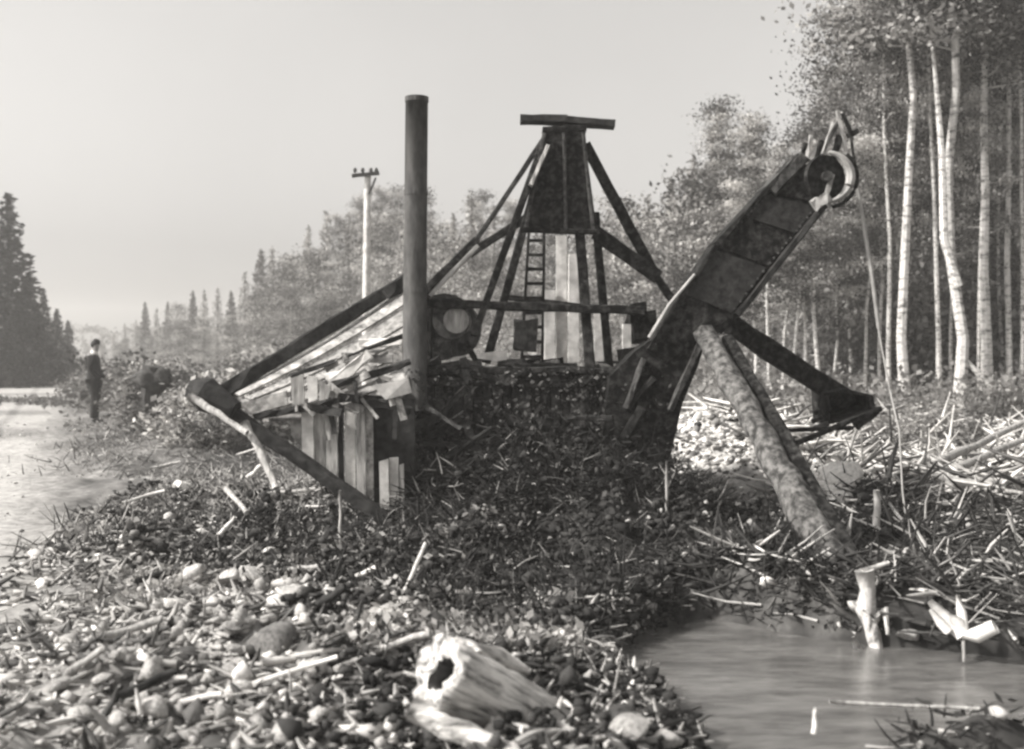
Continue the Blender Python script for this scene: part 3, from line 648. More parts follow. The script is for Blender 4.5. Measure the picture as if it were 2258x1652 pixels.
# arm B with the dipper bucket
BB = D+.4
q = MB(); q.beam(at(1606, 712, BB-.3), at(1868, 884, BB), .21, .16, 6, .012); EX('lower_arm', q, M['iron'])
q = MB(); q.beam(at(1585, 770, BB-.3), at(1650, 800, BB-.2), .05, .06, 3, .008); EX('arm_brace', q, M['pale_metal'])
bk = MB(); bo = [at(*p, BB-.3) for p in [(1818, 868), (1862, 858), (1925, 872), (1932, 905), (1880, 925), (1822, 938)]]
n = 6; ring = bo + [v+Vector((.03, .6, .02)) for v in bo]; inner = [v.lerp(sum(bo, Vector())/6, .18)+Vector((0, .0, 0)) for v in bo]; innb = [v.lerp(sum(bo, Vector())/6, .25)+Vector((.03, .5, .02)) for v in bo]
bk.add(ring + inner + innb, [(i, i+6, (i+1) % 6+6, (i+1) % 6) for i in range(6)] + [(5+6, 4+6, 3+6, 2+6, 1+6, 6)] + [(i, (i+1) % 6, (i+1) % 6+12, i+12) for i in range(6)] + [(i+12, (i+1) % 6+12, (i+1) % 6+18, i+18) for i in range(6)] + [(18, 19, 20, 21, 22, 23)])
bko = EX('dipper_bucket', bk, M['iron'])
for i in range(4):
    q = MB(); a = at(1818-4+i*3, 934-i*18, BB-.3+i*.15); q.beam(a+Vector((.05, 0, 0)), a+Vector((-.13, -.05, -.06)), .05, .05, 2, .004); sub('bucket_tooth', q, M['iron_lit'], bko, ex)
q = MB(); q.beam(at(1738, 985, D-.5), at(1940, 902, BB-.4), .05, .06, 6, .008); EX('bucket_rod', q, M['iron'])
q = MB(); q.beam(at(1700, 950, D-.3), at(1880, 944, BB-.4), .04, .05, 6, .008); EX('bucket_rod', q, M['iron'])
q = MB(); q.beam(at(1885, 940, BB-.3), at(1932, 905, BB-.3), .09, .08, 3, .01); EX('bucket_lip', q, M['iron'])

# collapsed board roof on the left
RD = D-.1
A0, A1 = at(486, 880, RD-.2), at(905, 622, RD+1.1)        # upper edge
B0, B1 = at(600, 925, RD-.6), at(905, 862, RD-.35)        # lower edge
nP = 9
for i in range(nP):
    t0, t1 = i/nP, (i+1)/nP
    a0_, a1_ = A0.lerp(B0, t0+.006), A0.lerp(B0, t1-.006); b0_, b1_ = A1.lerp(B1, t0+.006), A1.lerp(B1, t1-.006)
    s0 = rnd.uniform(0, .05) ; e1 = 1 - rnd.uniform(0, .03)
    off = Vector((0, rnd.uniform(-.04, .04), rnd.uniform(-.03, .05))); e1 -= rnd.choice((0, 0, .12, .2))*(i > 3)
    nrm = (b0_-a0_).cross(a1_-a0_).normalized()
    if nrm.z < 0: nrm = -nrm
    vs = []
    for k in range(7):
        f = s0 + (e1-s0)*k/6; sg_ = Vector((0, 0, -.05*math.sin(f*math.pi)))
        pa = a0_.lerp(b0_, f)+off+sg_; pb = a1_.lerp(b1_, f)+off+sg_
        vs += [pa, pb, pb-nrm*.022, pa-nrm*.022]
    fs = [(3, 2, 1, 0), (24, 25, 26, 27)]
    for k in range(6):
        for j in range(4): fs.append((k*4+j, k*4+(j+1) % 4, (k+1)*4+(j+1) % 4, (k+1)*4+j))
    q = MB(); q.add(vs, fs); EX('roof_board', q, M['roof_wood' if i % 3 else 'grey_wood'])
for k in range(9):
    f = rnd.uniform(.25, .9); w_ = rnd.uniform(.35, 1); a = A0.lerp(A1, f).lerp(B0.lerp(B1, f), w_); an = rnd.uniform(-.5, .9); L = rnd.uniform(.25, .7)
    q = MB(); q.beam(a+Vector((0, -.12, .03)), a+Vector((math.cos(an)*L, -.12-rnd.uniform(0, .15), math.sin(an)*L*.7)), rnd.uniform(.05, .11), .02, 4, .012); EX('broken_board', q, M[rnd.choice(('grey_wood', 'tar', 'roof_wood', 'pale_wood'))])
q = MB(); q.beam(A0+Vector((-.02, -.02, .03)), A1+Vector((0, -.02, .05)), .13, .08, 12, .014); EX('eaves_beam', q, M['tar'])
q = MB(); q.beam(at(850, 650, RD+.2), at(905, 615, RD+.3), .12, .1, 4, .02); EX('eaves_block', q, M['tar'])
for (a, b_, w_, mm) in [((560, 918, RD-.6), (690, 897, RD-.6), .045, 'tar'), ((690, 897, RD-.6), (800, 872, RD-.55), .05, 'tar'), ((700, 860, RD-.5), (905, 800, RD-.3), .06, 'tar'), ((640, 830, RD-.3), (905, 735, RD), .03, 'tar'),
                        ((745, 872, RD-.65), (905, 905, RD-.45), .07, 'tar')]:
    q = MB(); q.beam(at(*a), at(*b_), w_, .06, 6, .014); EX('rafter', q, M[mm])
for k in range(14):                                        # splintered ends hanging off the torn roof
    c = at(rnd.uniform(640, 905), rnd.uniform(835, 905), RD-.6); an = rnd.uniform(-1.9, -.2); L = rnd.uniform(.1, .35)
    q = MB(); q.beam(c, c+Vector((math.cos(an)*L, -.05, math.sin(an)*L)), rnd.uniform(.02, .06), .015, 3, .008); EX('splinter', q, M[rnd.choice(('grey_wood', 'roof_wood', 'tar'))])
q = MB(); q.poly([at(822, 850, RD-.7), at(900, 835, RD-.62), at(908, 866, RD-.62), at(850, 882, RD-.7)][::-1], .03); EX('torn_sheet', q, M['pale_wood'])
q = MB(); q.poly([at(640, 835, RD-.72), at(668, 825, RD-.72), at(672, 890, RD-.72), at(645, 893, RD-.72)][::-1], .03); EX('gable_board', q, M['grey_wood'])
q = MB(); q.poly([at(676, 828, RD-.72), at(700, 832, RD-.72), at(700, 880, RD-.72), at(680, 888, RD-.72)][::-1], .03); EX('gable_board', q, M['pale_wood'])
q = MB(); q.poly([at(704, 838, RD-.73), at(730, 856, RD-.73), at(722, 880, RD-.73), at(704, 884, RD-.73)][::-1], .03); EX('gable_board', q, M['grey_wood'])
q = MB(); q.poly([at(530, 890, RD-.62), at(632, 862, RD-.62), at(634, 892, RD-.62), at(550, 915, RD-.62)][::-1], .03); EX('gable_board', q, M['roof_wood'])
# vertical wall boards
WD = D-.62
for (x0, x1, y0, y1, y1b, mm) in [(664, 690, 905, 1000, 1028, 'pale_wood'), (692, 716, 900, 1030, 1048, 'grey_wood'), (718, 742, 918, 1048, 1062, 'grey_wood'), (760, 782, 880, 1080, 1098, 'pale_wood'), (785, 804, 886, 1100, 1112, 'grey_wood'),
                           (806, 822, 895, 1118, 1126, 'roof_wood'), (836, 856, 1016, 1118, 1126, 'pale_wood'), (858, 878, 1012, 1130, 1138, 'pale_wood'), (880, 890, 1025, 1140, 1148, 'grey_wood'), (640, 662, 905, 960, 985, 'roof_wood')]:
    q = MB(); w2 = rnd.uniform(-.03, .03)
    q.poly([at(x0, y0+rnd.uniform(-6, 6), WD+w2), at(x1, y0+rnd.uniform(-6, 6), WD+w2), at(x1+2, y1b, WD+w2), at(x0+2, y1, WD+w2)][::-1], .028); EX('wall_board', q, M[mm])
q = MB(); q.beam(at(752, 880, WD+.05), at(752, 1075, WD+.05), .05, .06, 4, .01); EX('wall_post', q, M['tar'])
q = MB(); q.beam(at(435, 855, WD-.0), at(855, 1150, WD-.25), .125, .1, 10, .012); EX('diagonal_timber', q, M['tar'])
q = MB(); q.poly([at(800, 870, WD+.15), at(915, 880, WD+.15), at(915, 1160, WD+.15), at(820, 1150, WD+.15)][::-1], .05); EX('side_panel', q, M['tar'])
q = MB(); q.tube([at(425, 855, WD), at(455, 870, WD-.05), at(520, 905, WD-.1)], [.1, .14, .1], 8, .25); EX('roof_end', q, M['tar'])

# ------------------------------------------------------------------ logs, planks, sticks lying about
def log(name, label, cat, ends, r, m, group=None, jit=.08, n=10, seg=6, lift=0):
    a, b_ = Vector(ends[0]), Vector(ends[1]); t = thing(name, label, cat, (a+b_)/2, group)
    pts = []
    for i in range(seg+1):
        f = i/seg; p = a.lerp(b_, f) + Vector((rnd.uniform(-1, 1), rnd.uniform(-1, 1), rnd.uniform(-1, 1)))*r*.25; pts.append(p)
    q = MB(); q.tube(pts, [r*(1-.25*i/seg)*(1+rnd.uniform(-.1, .1)) for i in range(seg+1)], n, jit)
    # one mesh is the whole thing
    COLo = q.build(name, m, None, True, org=(a+b_)/2); bpy.data.objects.remove(t)
    return tag(COLo, label, cat, group)
def gl(px0, py0, px1, py1, r, up=.6):
    a = gnd(px0, py0+r*0, 3.5, 60); b_ = gnd(px1, py1, 3.5, 60)
    return [a+Vector((0, 0, r*up)), b_+Vector((0, 0, r*up))]
# hollow log in the foreground
P0 = at(965, 1484, 4.78); P1 = at(1250, 1622, 5.1)
LV = Vector(P1)-Vector(P0)
hl = thing('hollow_log', 'big pale barkless log with a hollow broken end, lying in the foreground centre', 'log', P0.lerp(P1, .5)-Vector((0, 0, .15)))
hl.rotation_mode = 'QUATERNION'; hl.rotation_quaternion = LV.to_track_quat('X', 'Z')
t_ = (P1-P0).normalized(); u_ = t_.cross(Vector((0, 0, 1))).normalized(); v_ = u_.cross(t_)
rr = random.Random(5); vs, fs = [], []; NS, NK = 14, 22
for i in range(NS+1):
    f = i/NS; c_ = P0.lerp(P1, f)
    for k in range(NK):
        an = 2*math.pi*k/NK; base = .172*(1-.32*f)*(1+.09*math.sin(3*an+2*f)+.04*math.sin(7*an+5*f)+.03*math.sin(19*an+2*f)) + rr.uniform(-.006, .006)
        e = (rr.uniform(-.018, .018) if i in (0, NS) else 0) - (.03*max(0, math.cos(an-1.9)) if i == 0 else 0)
        vs.append(c_ + (u_*math.cos(an) + v_*math.sin(an))*base + t_*e)
for i in range(NS):
    for k in range(NK): fs.append((i*NK+k, (i+1)*NK+k, (i+1)*NK+(k+1) % NK, i*NK+(k+1) % NK))
o_ = len(vs)                                               # bore
for i in range(5):
    f = i/NS*1.3; c_ = P0.lerp(P1, f)
    for k in range(NK):
        an = 2*math.pi*k/NK; base = (.088-.011*i)*(1+.15*math.sin(2*an+1)+.1*math.sin(5*an)) + rr.uniform(-.006, .006)
        vs.append(c_ + (u_*math.cos(an)*.8 + v_*math.sin(an))*base + t_*(rr.uniform(-.02, .02) + (.02 if i == 0 else 0)) - (u_*.0))
for k in range(NK): fs.append((k, (k+1) % NK, o_+(k+1) % NK, o_+k))
fb = []
for i in range(4):
    for k in range(NK): fb.append((o_+i*NK+k, o_+i*NK+(k+1) % NK, o_+(i+1)*NK+(k+1) % NK, o_+(i+1)*NK+k))
fb.append(tuple(o_+4*NK+k for k in range(NK))); fs.append(tuple(NS*NK+k for k in range(NK-1, -1, -1)))
q = MB(); q.add(vs, fs); q.build('stem', M['log_grain'], hl, True)
q = MB(); q.add(vs, fb); q.v = q.v[o_:]; q.f = [[i-o_ for i in f_] for f_ in q.f]; q.build('hollow', M['rot_shade'], hl, True)
for (a, b_, r_) in [((1030, 1428, 5.2), (1165, 1480, 5.5), .045), ((1050, 1450, 5.1), (1005, 1412, 5.2), .045), ((1160, 1560, 5.2), (1260, 1600, 5.2), .03)]:
    q = MB(); a = at(*a); b_ = at(*b_); q.tube([a, a.lerp(b_, .5)+Vector((0, 0, .01)), b_], [r_*.8, r_, r_*.5], 8, .2); q.build('branch_stub', M['log_grain'], hl, True)
log('fallen_log', 'pale straight log running under the hollow log to the bottom picture edge', 'log', [at(912, 1572, 4.72), at(1150, 1672, 4.5)], .058, M['log_grain'])
lst = [
 ('splintered_log', 'short pale broken log lying level below the diagonal timber', 'log', gl(575, 1108, 738, 1090, .06, .9), .06, 'pale_wood'),
 ('log', 'long bare log lying across the felled ground to the right edge, lowest and straightest there', 'log', [at(2092, 1068, 13.0), at(2330, 1062, 13.4)], .075, 'pale_wood'),
 ('log', 'grey log slanting up to the right above the straight bare log', 'log', [at(2022, 1042, 13.6), at(2262, 930, 16)], .06, 'grey_wood'),
 ('log', 'second grey slanting log just under the first near the right edge', 'log', [at(2080, 1046, 13.4), at(2270, 965, 15)], .05, 'grey_wood'),
 ('stake', 'white upright stake between the dipper timbers and the hanging cable', 'stake', [gnd(1929, 1196, 6, 14)-Vector((0, 0, .05)), gnd(1929, 1196, 6, 14)+Vector((.02, 0, .47))], .038, 'pale_wood'),
 ('stick', 'long pale bent stick rising behind the hollow log', 'stick', [gnd(852, 1408)+Vector((0, 0, .03)), gnd(950, 1262)+Vector((0, -.5, .3))], .017, 'pale_wood'),
 ('stick', 'pale stick pointing left from the hollow log end', 'stick', gl(775, 1512, 905, 1497, .02, 1.2), .018, 'pale_wood'),
 ('stick', 'long thin pale stick lying in the rubble left of the hollow log', 'stick', gl(575, 1478, 762, 1442, .02, 1.6), .02, 'pale_wood'),
 ('stick', 'short bright stick standing out of the dark bank left of the hull', 'stick', [gnd(472, 1200)+Vector((0, 0, .02)), gnd(472, 1200)+Vector((.17, .05, .22))], .022, 'pale_wood'),
 ('chip', 'pale curved chip below the left end of the roof', 'wood chip', [gnd(545, 1065)+Vector((0, 0, .05)), gnd(545, 1065)+Vector((.2, 0, .24))], .038, 'pale_wood'),
 ('lath', 'thin upright lath under the end of the pale broken log', 'lath', [gnd(750, 1200), gnd(750, 1200)+Vector((0, 0, .42))], .012, 'grey_wood'),
 ('lath', 'thin upright lath at the right foot of the dark hull', 'lath', [gnd(1470, 1130, 6, 12), gnd(1470, 1130, 6, 12)+Vector((0, 0, .45))], .014, 'grey_wood'),
 ('lath', 'thin horizontal bar put in as a water glint in the dark hollow below the hull', 'lath', gl(1150, 1256, 1262, 1260, .01, 1.5), .010, 'grey_wood'),  # thin bar added in place of a glint on water
 ('stick', 'short slanting pale stick on the dark bank below the tower', 'stick', [gnd(1290, 1085, 6, 12), gnd(1290, 1085, 6, 12)+Vector((.07, 0, .19))], .018, 'grey_wood'),
 ('plank', 'grey plank leaning from the roof end down to the left rubble', 'plank', [at(418, 872, 10.2), at(545, 955, 9.9)], .035, 'grey_wood'),
 ('plank', 'grey plank leaning left of the white wall boards', 'plank', [at(540, 930, 10.1), at(610, 1075, 9.8)], .04, 'grey_wood'),
 ('plank', 'thin plank lying down the dark bank under the roof end', 'plank', [at(495, 1075, 9.6), at(545, 1130, 9.2)], .025, 'grey_wood'),
 ('stick', 'pale stick standing upright in the ditch bank at the lower right', 'stick', [at(1135+660, 1620, 4.9), at(1138+660, 1560, 4.95)], .012, 'pale_wood'),
 ('root', 'splintered pale forked root at the bottom, right of the hollow log', 'root', [at(1245, 1550, 5.2), at(1330, 1665, 4.7)], .022, 'pale_wood'),
 ('pole_on_ground', 'thin pale pole lying across the dark ditch near the bottom right corner', 'pole', [at(1830, 1548, 5.3), at(2160, 1562, 5.25)], .010, 'grey_wood'),
]
for k, (x0, y0, x1, y1) in enumerate([(2060, 1050, 2180, 985), (2100, 1040, 2240, 1010), (2050, 985, 2130, 960), (2140, 1090, 2258, 1120), (1990, 960, 2060, 985), (2150, 940, 2240, 990), (1960, 1020, 2020, 1060), (2200, 1150, 2290, 1120), (2030, 1120, 2120, 1150), (1950, 1110, 1990, 1190)]):
    lst.append(('branch', ['pale', 'grey'][k % 2] + ' bare branch in the slash, ' + ['left of the slanting logs', 'between the slanting logs and the straight bare log', 'under the forked trunk', 'below the straight bare log', 'at the foot of the tallest pale trunk', 'under the thin trunks at the right edge', 'beside the hanging cable', 'lowest at the right picture edge', 'in the dark ground right of the white stake', 'just left of the hanging cable weight'][k], 'branch', [gnd(x0, y0, 6, 30)+Vector((0, 0, .05)), gnd(x1, y1, 6, 30)+Vector((0, 0, .16))], .03 if k < 7 else .018, ['pale_wood', 'grey_wood'][k % 2]))
for (nm, lab, cat, e, r_, mm) in lst: log(nm, lab, cat, e, r_, M[mm])
spots_ = [(130, 1330), (215, 1420), (300, 1290), (380, 1560), (430, 1440), (250, 1560), (520, 1530), (610, 1270), (700, 1350), (770, 1290), (820, 1450), (300, 1180), (250, 1120), (420, 1230), (560, 1180), (640, 1120), (330, 1040), (450, 980), (520, 1010), (150, 1500), (700, 1240)]
for k, (px, py) in enumerate(spots_):
    a = gnd(px, py); an = rnd.uniform(-.6, .9); L = rnd.uniform(.18, .5)*(1.6 if py < 1150 else 1); r_ = rnd.uniform(.012, .03)
    log('broken_branch', '%s broken branch on the left spoil, %s' % (['pale', 'grey', 'dark'][k % 3], 'ordinal'), 'branch', [a+Vector((0, 0, r_)), a+Vector((math.cos(an)*L, math.sin(an)*L*.8, .04+rnd.uniform(0, .14)))], r_, M[['pale_wood', 'grey_wood', 'tar'][k % 3]], 'broken branches on the left spoil', .2, 7, 4)['label'] = \
        '%s broken branch on the left spoil, %s %s' % (['pale', 'grey', 'dark'][k % 3], 'in the upper part' if py < 1200 else ('in the middle part' if py < 1400 else 'in the lowest part'), 'near the road' if px < 320 else ('midway to the hollow log' if px < 600 else 'below the board wall'))

# bent root stump and antler-like root at the right
SD = gnd(1938, 1475).y; AD = gnd(2122, 1412).y - .25
q = MB(); a = [at(1905, 1258, SD+0.20), at(1912, 1300, SD+0.20), at(1908, 1345, SD+0.15), at(1925, 1400, SD+0.10), at(1938, 1450, SD+0.00), at(1936, 1472, SD-0.05)]
sm_ = thing('bent_stump', 'pale bent upright root stump with a flat top, right of the sandy patch', 'stump', a[-1])
q.tube(a, [.062, .05, .058, .055, .042, .036], 12, .22); q.build('stem', M['log'], sm_, True)
for e in ([(1938, 1455, SD+0.00), (1965, 1490, SD-0.10), (1968, 1462, SD-0.10)], [(1930, 1450, SD+0.00), (1895, 1440, SD+0.00), (1880, 1405, SD+0.00)], [(1936, 1470, SD-0.05), (1925, 1490, SD-0.10)], [(1905, 1262, SD+0.20), (1960, 1240, SD+0.25)], [(1925, 1370, SD+0.10), (1952, 1345, SD+0.10), (1958, 1400, SD+0.00)]):
    q = MB(); q.tube([at(*p) for p in e], [.03]*(len(e)-1)+[.012], 6, .15); q.build('root', M['log'], sm_, True)
an_ = thing('antler_root', 'white forked root like an antler on the dark ground at the right edge', 'root', at(2130, 1395, AD+0.00))
for e, r_ in (([(2050, 1325, AD+0.10), (2080, 1360, AD+0.05), (2120, 1402, AD+0.00)], .03), ([(2120, 1400, AD+0.00), (2155, 1402, AD-0.05), (2195, 1382, AD-0.10)], .035), ([(2112, 1312, AD+0.10), (2120, 1350, AD+0.05), (2126, 1395, AD+0.00)], .022), ([(2052, 1345, AD+0.08), (2075, 1375, AD+0.00), (2090, 1392, AD+0.00)], .022), ([(2078, 1352, AD+0.05), (2110, 1372, AD+0.00), (2122, 1398, AD+0.00)], .025)):
    q = MB(); q.tube([at(*p) for p in e], [r_*.6, r_*1.5, r_*1.3][:len(e)], 7, .15); q.build('fork', M['pale_wood'], an_, True)
q = MB(); q.tube([at(2124, 1402, AD+0.00), at(2126, 1460, AD-0.05)], [.012, .01], 6); q.build('stem', M['grey_wood'], an_)
# upturned stump near the walker
sp_ = at(338, 812, 21); us = thing('upturned_stump', 'dark upturned stump with a rounded root plate, right of the walking man', 'stump', (sp_.x, sp_.y, hz(sp_.x, sp_.y)))
v, f = ICO3; V = v*[.36, .3, .25]*(1+.25*np.random.default_rng(2).uniform(-1, 1, (len(v), 1))) + [0, 0, 1.2-hz(sp_.x, sp_.y)]
link(bpy.data.objects.new('root_plate', mesh_np('root_plate', V, f, M['bark_dark'])), us)
q = MB(); b_ = Vector(us.location); q.tube([b_-Vector((0, 0, .1)), b_+Vector((-.1, 0, .7)), b_+Vector((0, 0, 1.3))], [.3, .2, .22], 8, .15); q.build('trunk', M['bark_dark'], us)
for k in range(9):
    a = math.pi+k*.39; c = b_+Vector((0, 0, 1.1)); q = MB(); q.tube([c, c+Vector((math.cos(a)*.3, -.1, math.sin(a)*.22)), c+Vector((math.cos(a)*.5, -.12, math.sin(a)*.3-.06))], [.05, .03, .01], 5); q.build('root', M['bark_dark'], us)

# ------------------------------------------------------------------ rocks
rocks = [rock_mesh('rock_a%d' % i, 400+i, M['stone']) for i in range(8)]
big = [rock_mesh('rock_b%d' % i, 450+i, M['stone'], .8, 3, .15) for i in range(3)]
def rock(px, py, r, label, group=None, me=None, m2=None, name='rock', sink=.3, dmax=60):
    p = gnd(px, py, 3.5, dmax); o = bpy.data.objects.new(name, me or rnd.choice(rocks)); link(o)
    o.location = p+Vector((0, 0, r*(1-sink)*.6)); o.scale = (r*rnd.uniform(.85, 1.2), r, r*rnd.uniform(.7, 1)); o.rotation_euler = (rnd.uniform(-.4, .4), rnd.uniform(-.4, .4), rnd.uniform(0, 6.28))
    if m2:
        o.data = o.data.copy(); o.data.materials[0] = m2
    return tag(o, label, 'rock', group)
rock(592, 1452, .185, 'large rounded dark grey boulder half buried in the left rubble', me=big[0], m2=M['stone_dark'], name='boulder')
rock(520, 1400, .10, 'pale block resting against the large dark boulder', me=big[1], name='boulder')
rock(470, 1385, .075, 'white rock left of the large dark boulder', me=big[2])
rock(402, 1085, .17, 'pale angular boulder in the dark bank below the roof end', m2=M['white_stone'], me=big[1], name='boulder')
rock(372, 1155, .10, 'pale rock below the angular boulder, left of the dark bank')
rock(500, 1300, .14, 'pale rounded boulder above the large dark one', me=big[2], name='boulder')
rock(560, 1290, .13, 'pale boulder beside the rounded one, above the large dark boulder', me=big[0], name='boulder')
rock(655, 1330, .15, 'pale weathered boulder right of the large dark one', me=big[1], name='boulder')
rock(330, 1500, .09, 'pale flat rock in the lower left rubble near a long stick')
rock(2000, 1425, .11, 'white rock right of the bent root stump', me=big[2])
rock(1800, 1085, .26, 'pale boulder left of a pair behind the dipper timbers', me=big[1], name='boulder', dmax=14, m2=M['white_stone'])
rock(1858, 1080, .38, 'large white boulder behind the dipper timbers', me=rocks[3], name='boulder', dmax=14, m2=M['white_stone'])
rock(1850, 1112, .17, 'white rock at the foot of the large white boulder', me=big[2], dmax=14, m2=M['white_stone'])
rock(1930, 1010, .16, 'pale rock right of the large white boulder', dmax=16); rock(1990, 1000, .14, 'pale rock beside the hanging cable', dmax=16)
rock(1650, 1175, .14, 'grey rock in the dark ground under the dipper timbers', dmax=12); rock(1590, 1215, .06, 'small pale rock below the grey one under the dipper timbers', dmax=12)
rock(630, 1640, .10, 'pale rock at the bottom edge left of the hollow log'); rock(1390, 1630, .11, 'white rough rock at the bottom edge right of the hollow log', me=big[2])
rock(1460, 1650, .1, 'second white rock at the bottom edge, right of the rough one'); rock(1740, 1630, .09, 'pale rock at the edge of the dark ditch')
rock(700, 1600, .09, 'pale rock under the stick left of the hollow log')
for k in range(30):
    rock(1885+rnd.uniform(0, 370), rnd.uniform(945, 1055), rnd.uniform(.09, .25), 'pale stone or stump end lying in the slash below the right-hand wood', 'pale stones in the slash below the right-hand wood', m2=M['white_stone'])
for k in range(22):
    rock(rnd.uniform(1765, 1925), rnd.uniform(1010, 1110), rnd.uniform(.06, .17), 'broken pale rock heaped about the large white boulder behind the arm', 'broken pale rocks about the large white boulder', m2=M['white_stone'], dmax=14)
# scattered rubble: the 240 largest as single rocks
G3 = 'pale angular rubble rocks on the left spoil'
cnt = 0
while cnt < 240:
    px = rnd.gauss(420, 260); py = 1040 + 610*rnd.random()**.75
    if px < 60 or px > 930 or (py < 1230 and px > 480) or px < 420-(py-1040)*.6: continue
    r_ = rnd.uniform(.03, .075)*(1.0 if py < 1400 else .85)*(1.7 if cnt % 6 == 0 else 1)
    rock(px, py, r_, 'small pale angular rubble rock lying on the left spoil', G3); cnt += 1

# ------------------------------------------------------------------ small debris as geometry
def scatter(n, boxes, rng):
    """points on the ground in patches given in metres (x0,x1,y0,y1,weight)"""
    w = np.array([b[4] for b in boxes], float); k = rng.choice(len(boxes), n, p=w/w.sum()); B = np.array([b[:4] for b in boxes])[k]
    X = B[:, 0]+(B[:, 1]-B[:, 0])*rng.random(n); Y = B[:, 2]+(B[:, 3]-B[:, 2])*rng.random(n)
    k = (H(X, Y) > -.17) | (rng.random(n) < .01); return X[k], Y[k]
rng = np.random.default_rng(9)
def bias(X, Y): return tone_at(X, Y)
def sandy(X, Y, rng, p): return (np.exp(-((X-1.42)/.62)**2-((Y-6.4)/.75)**2) > .33) & (rng.random(len(X)) < p)
X, Y = scatter(15000, [(-3.3, 1.0, 4.3, 7.6, 5), (-4.2, -.8, 7, 10.5, 2.5), (-.4, 4, 4.3, 7, .9), (1, 5, 7, 12, .8)], rng)
ok = rng.random(len(X)) > road_mask(X, Y)*.975; keep = ok & (rng.random(len(X)) < (.25+bias(X, Y)*3)*sstep(-.22, .05, vnoise(X*2.3, Y*2.3)+.12*rng.normal(size=len(X)))); X, Y = X[keep], Y[keep]; pass
S = rng.uniform(.008, .034, len(X))**1.0 * (1+1.2*(rng.random(len(X)) < .08)); V, F = stone_cloud(np.stack([X, Y, H(X, Y)+S*.3], 1), S, rng)
tn = np.repeat(np.where(rng.random(len(X)) < .58, rng.uniform(.28, .7, len(X))*rng.choice([1, 1, 1.5], len(X)), rng.uniform(.03, .12, len(X))), 12)
tag(link(bpy.data.objects.new('gravel', mesh_np('gravel', V, F, M['debris'], tn))), kind='stuff')
rng2 = np.random.default_rng(19); X = rng2.normal(2.75, .75, 2600); Y = rng2.normal(14.7, .8, 2600); S = rng2.uniform(.012, .04, 2600)*rng2.choice([1, 1, 1, 1.7], 2600)
V, F = stone_cloud(np.stack([X, Y, H(X, Y)], 1), S, rng2)
tag(link(bpy.data.objects.new('bank_rubble', mesh_np('bank_rubble', V, F, M['debris'], np.repeat(np.where(rng2.random(2600) < .5, rng2.uniform(.4, .8, 2600), rng2.uniform(.05, .3, 2600)), 12)))), kind='stuff')
def twigs(name, n, boxes, L, r, tones, up=.25, lift=.03, seed=1, zfun=None):
    rng = np.random.default_rng(seed); X, Y = scatter(n, boxes, rng); ok = rng.random(len(X)) > road_mask(X, Y)*.97; X, Y = X[ok], Y[ok]; n = len(X)
    D_ = rng.normal(size=(n, 3)); D_[:, 2] = np.abs(D_[:, 2])*up
    Z = H(X, Y)+lift*rng.random(n) if zfun is None else zfun(X, Y, rng)
    V, F = twig_cloud(np.stack([X, Y, Z], 1), D_, rng.uniform(*L, n), rng.uniform(*r, n), rng)
    pale = rng.random(n) < tones[4]
    tn = np.where(pale, rng.uniform(tones[2], tones[3], n), rng.uniform(tones[0], tones[1], n))
    return tag(link(bpy.data.objects.new(name, mesh_np(name, V, F, M['debris'], np.repeat(tn, 9)))), kind='stuff')
twigs('wood_chips', 4200, [(-3.2, .9, 4.3, 7.5, 5), (-3.9, -.8, 7, 10.2, 3)], (.03, .16), (.005, .016), (.04, .15, .3, .6, .6), .3, .04, 41)
twigs('splinters', 2600, [(-3.2, 1.0, 4.3, 7.5, 5), (-3.9, -.8, 7, 10.2, 2), (-.4, 3, 4.3, 6.5, 1)], (.04, .14), (.010, .026), (.04, .15, .3, .6, .55), .4, .04, 46)
twigs('slash', 5200, [(3.2, 7.5, 8, 12, 4), (1.2, 4.5, 6.5, 9, 1.2)], (.08, .5), (.006, .022), (.02, .08, .3, .6, .24), .35, .08, 42)
twigs('pale_slash', 3600, [(3, 12, 12, 22, 4)], (.15, .9), (.012, .04), (.05, .15, .45, .85, .62), .35, .25, 48)
twigs('dry_stalks', 3500, [(-4.5, -1.6, 9, 16, 3), (-8, -3, 15, 26, 3)], (.08, .3), (.004, .014), (.04, .12, .3, .55, .45), .9, .02, 43)
# brush heaped against the hull
def zheap(X, Y, rng): return H(X, Y) + rng.random(len(X))**1.6 * (.15 + .8*np.exp(-((X-.5)/1.5)**2-((Y-10.6)/.45)**2))
twigs('brush_heap', 8000, [(-1.2, 2.0, 9.9, 10.9, 5), (-2.6, 3.6, 8.2, 10.4, 4), (-1.2, 2.6, 6.9, 8.6, 3)], (.05, .24), (.004, .011), (.008, .035, .12, .32, .10), .8, .1, 44, zheap)
twigs('ground_brush', 7000, [(-.9, 4.2, 5.0, 8, 5), (-3.6, -1, 8.6, 11, 4), (3, 6, 5, 9, 3)], (.04, .17), (.003, .010), (.012, .06, .15, .4, .2), .6, .06, 45)
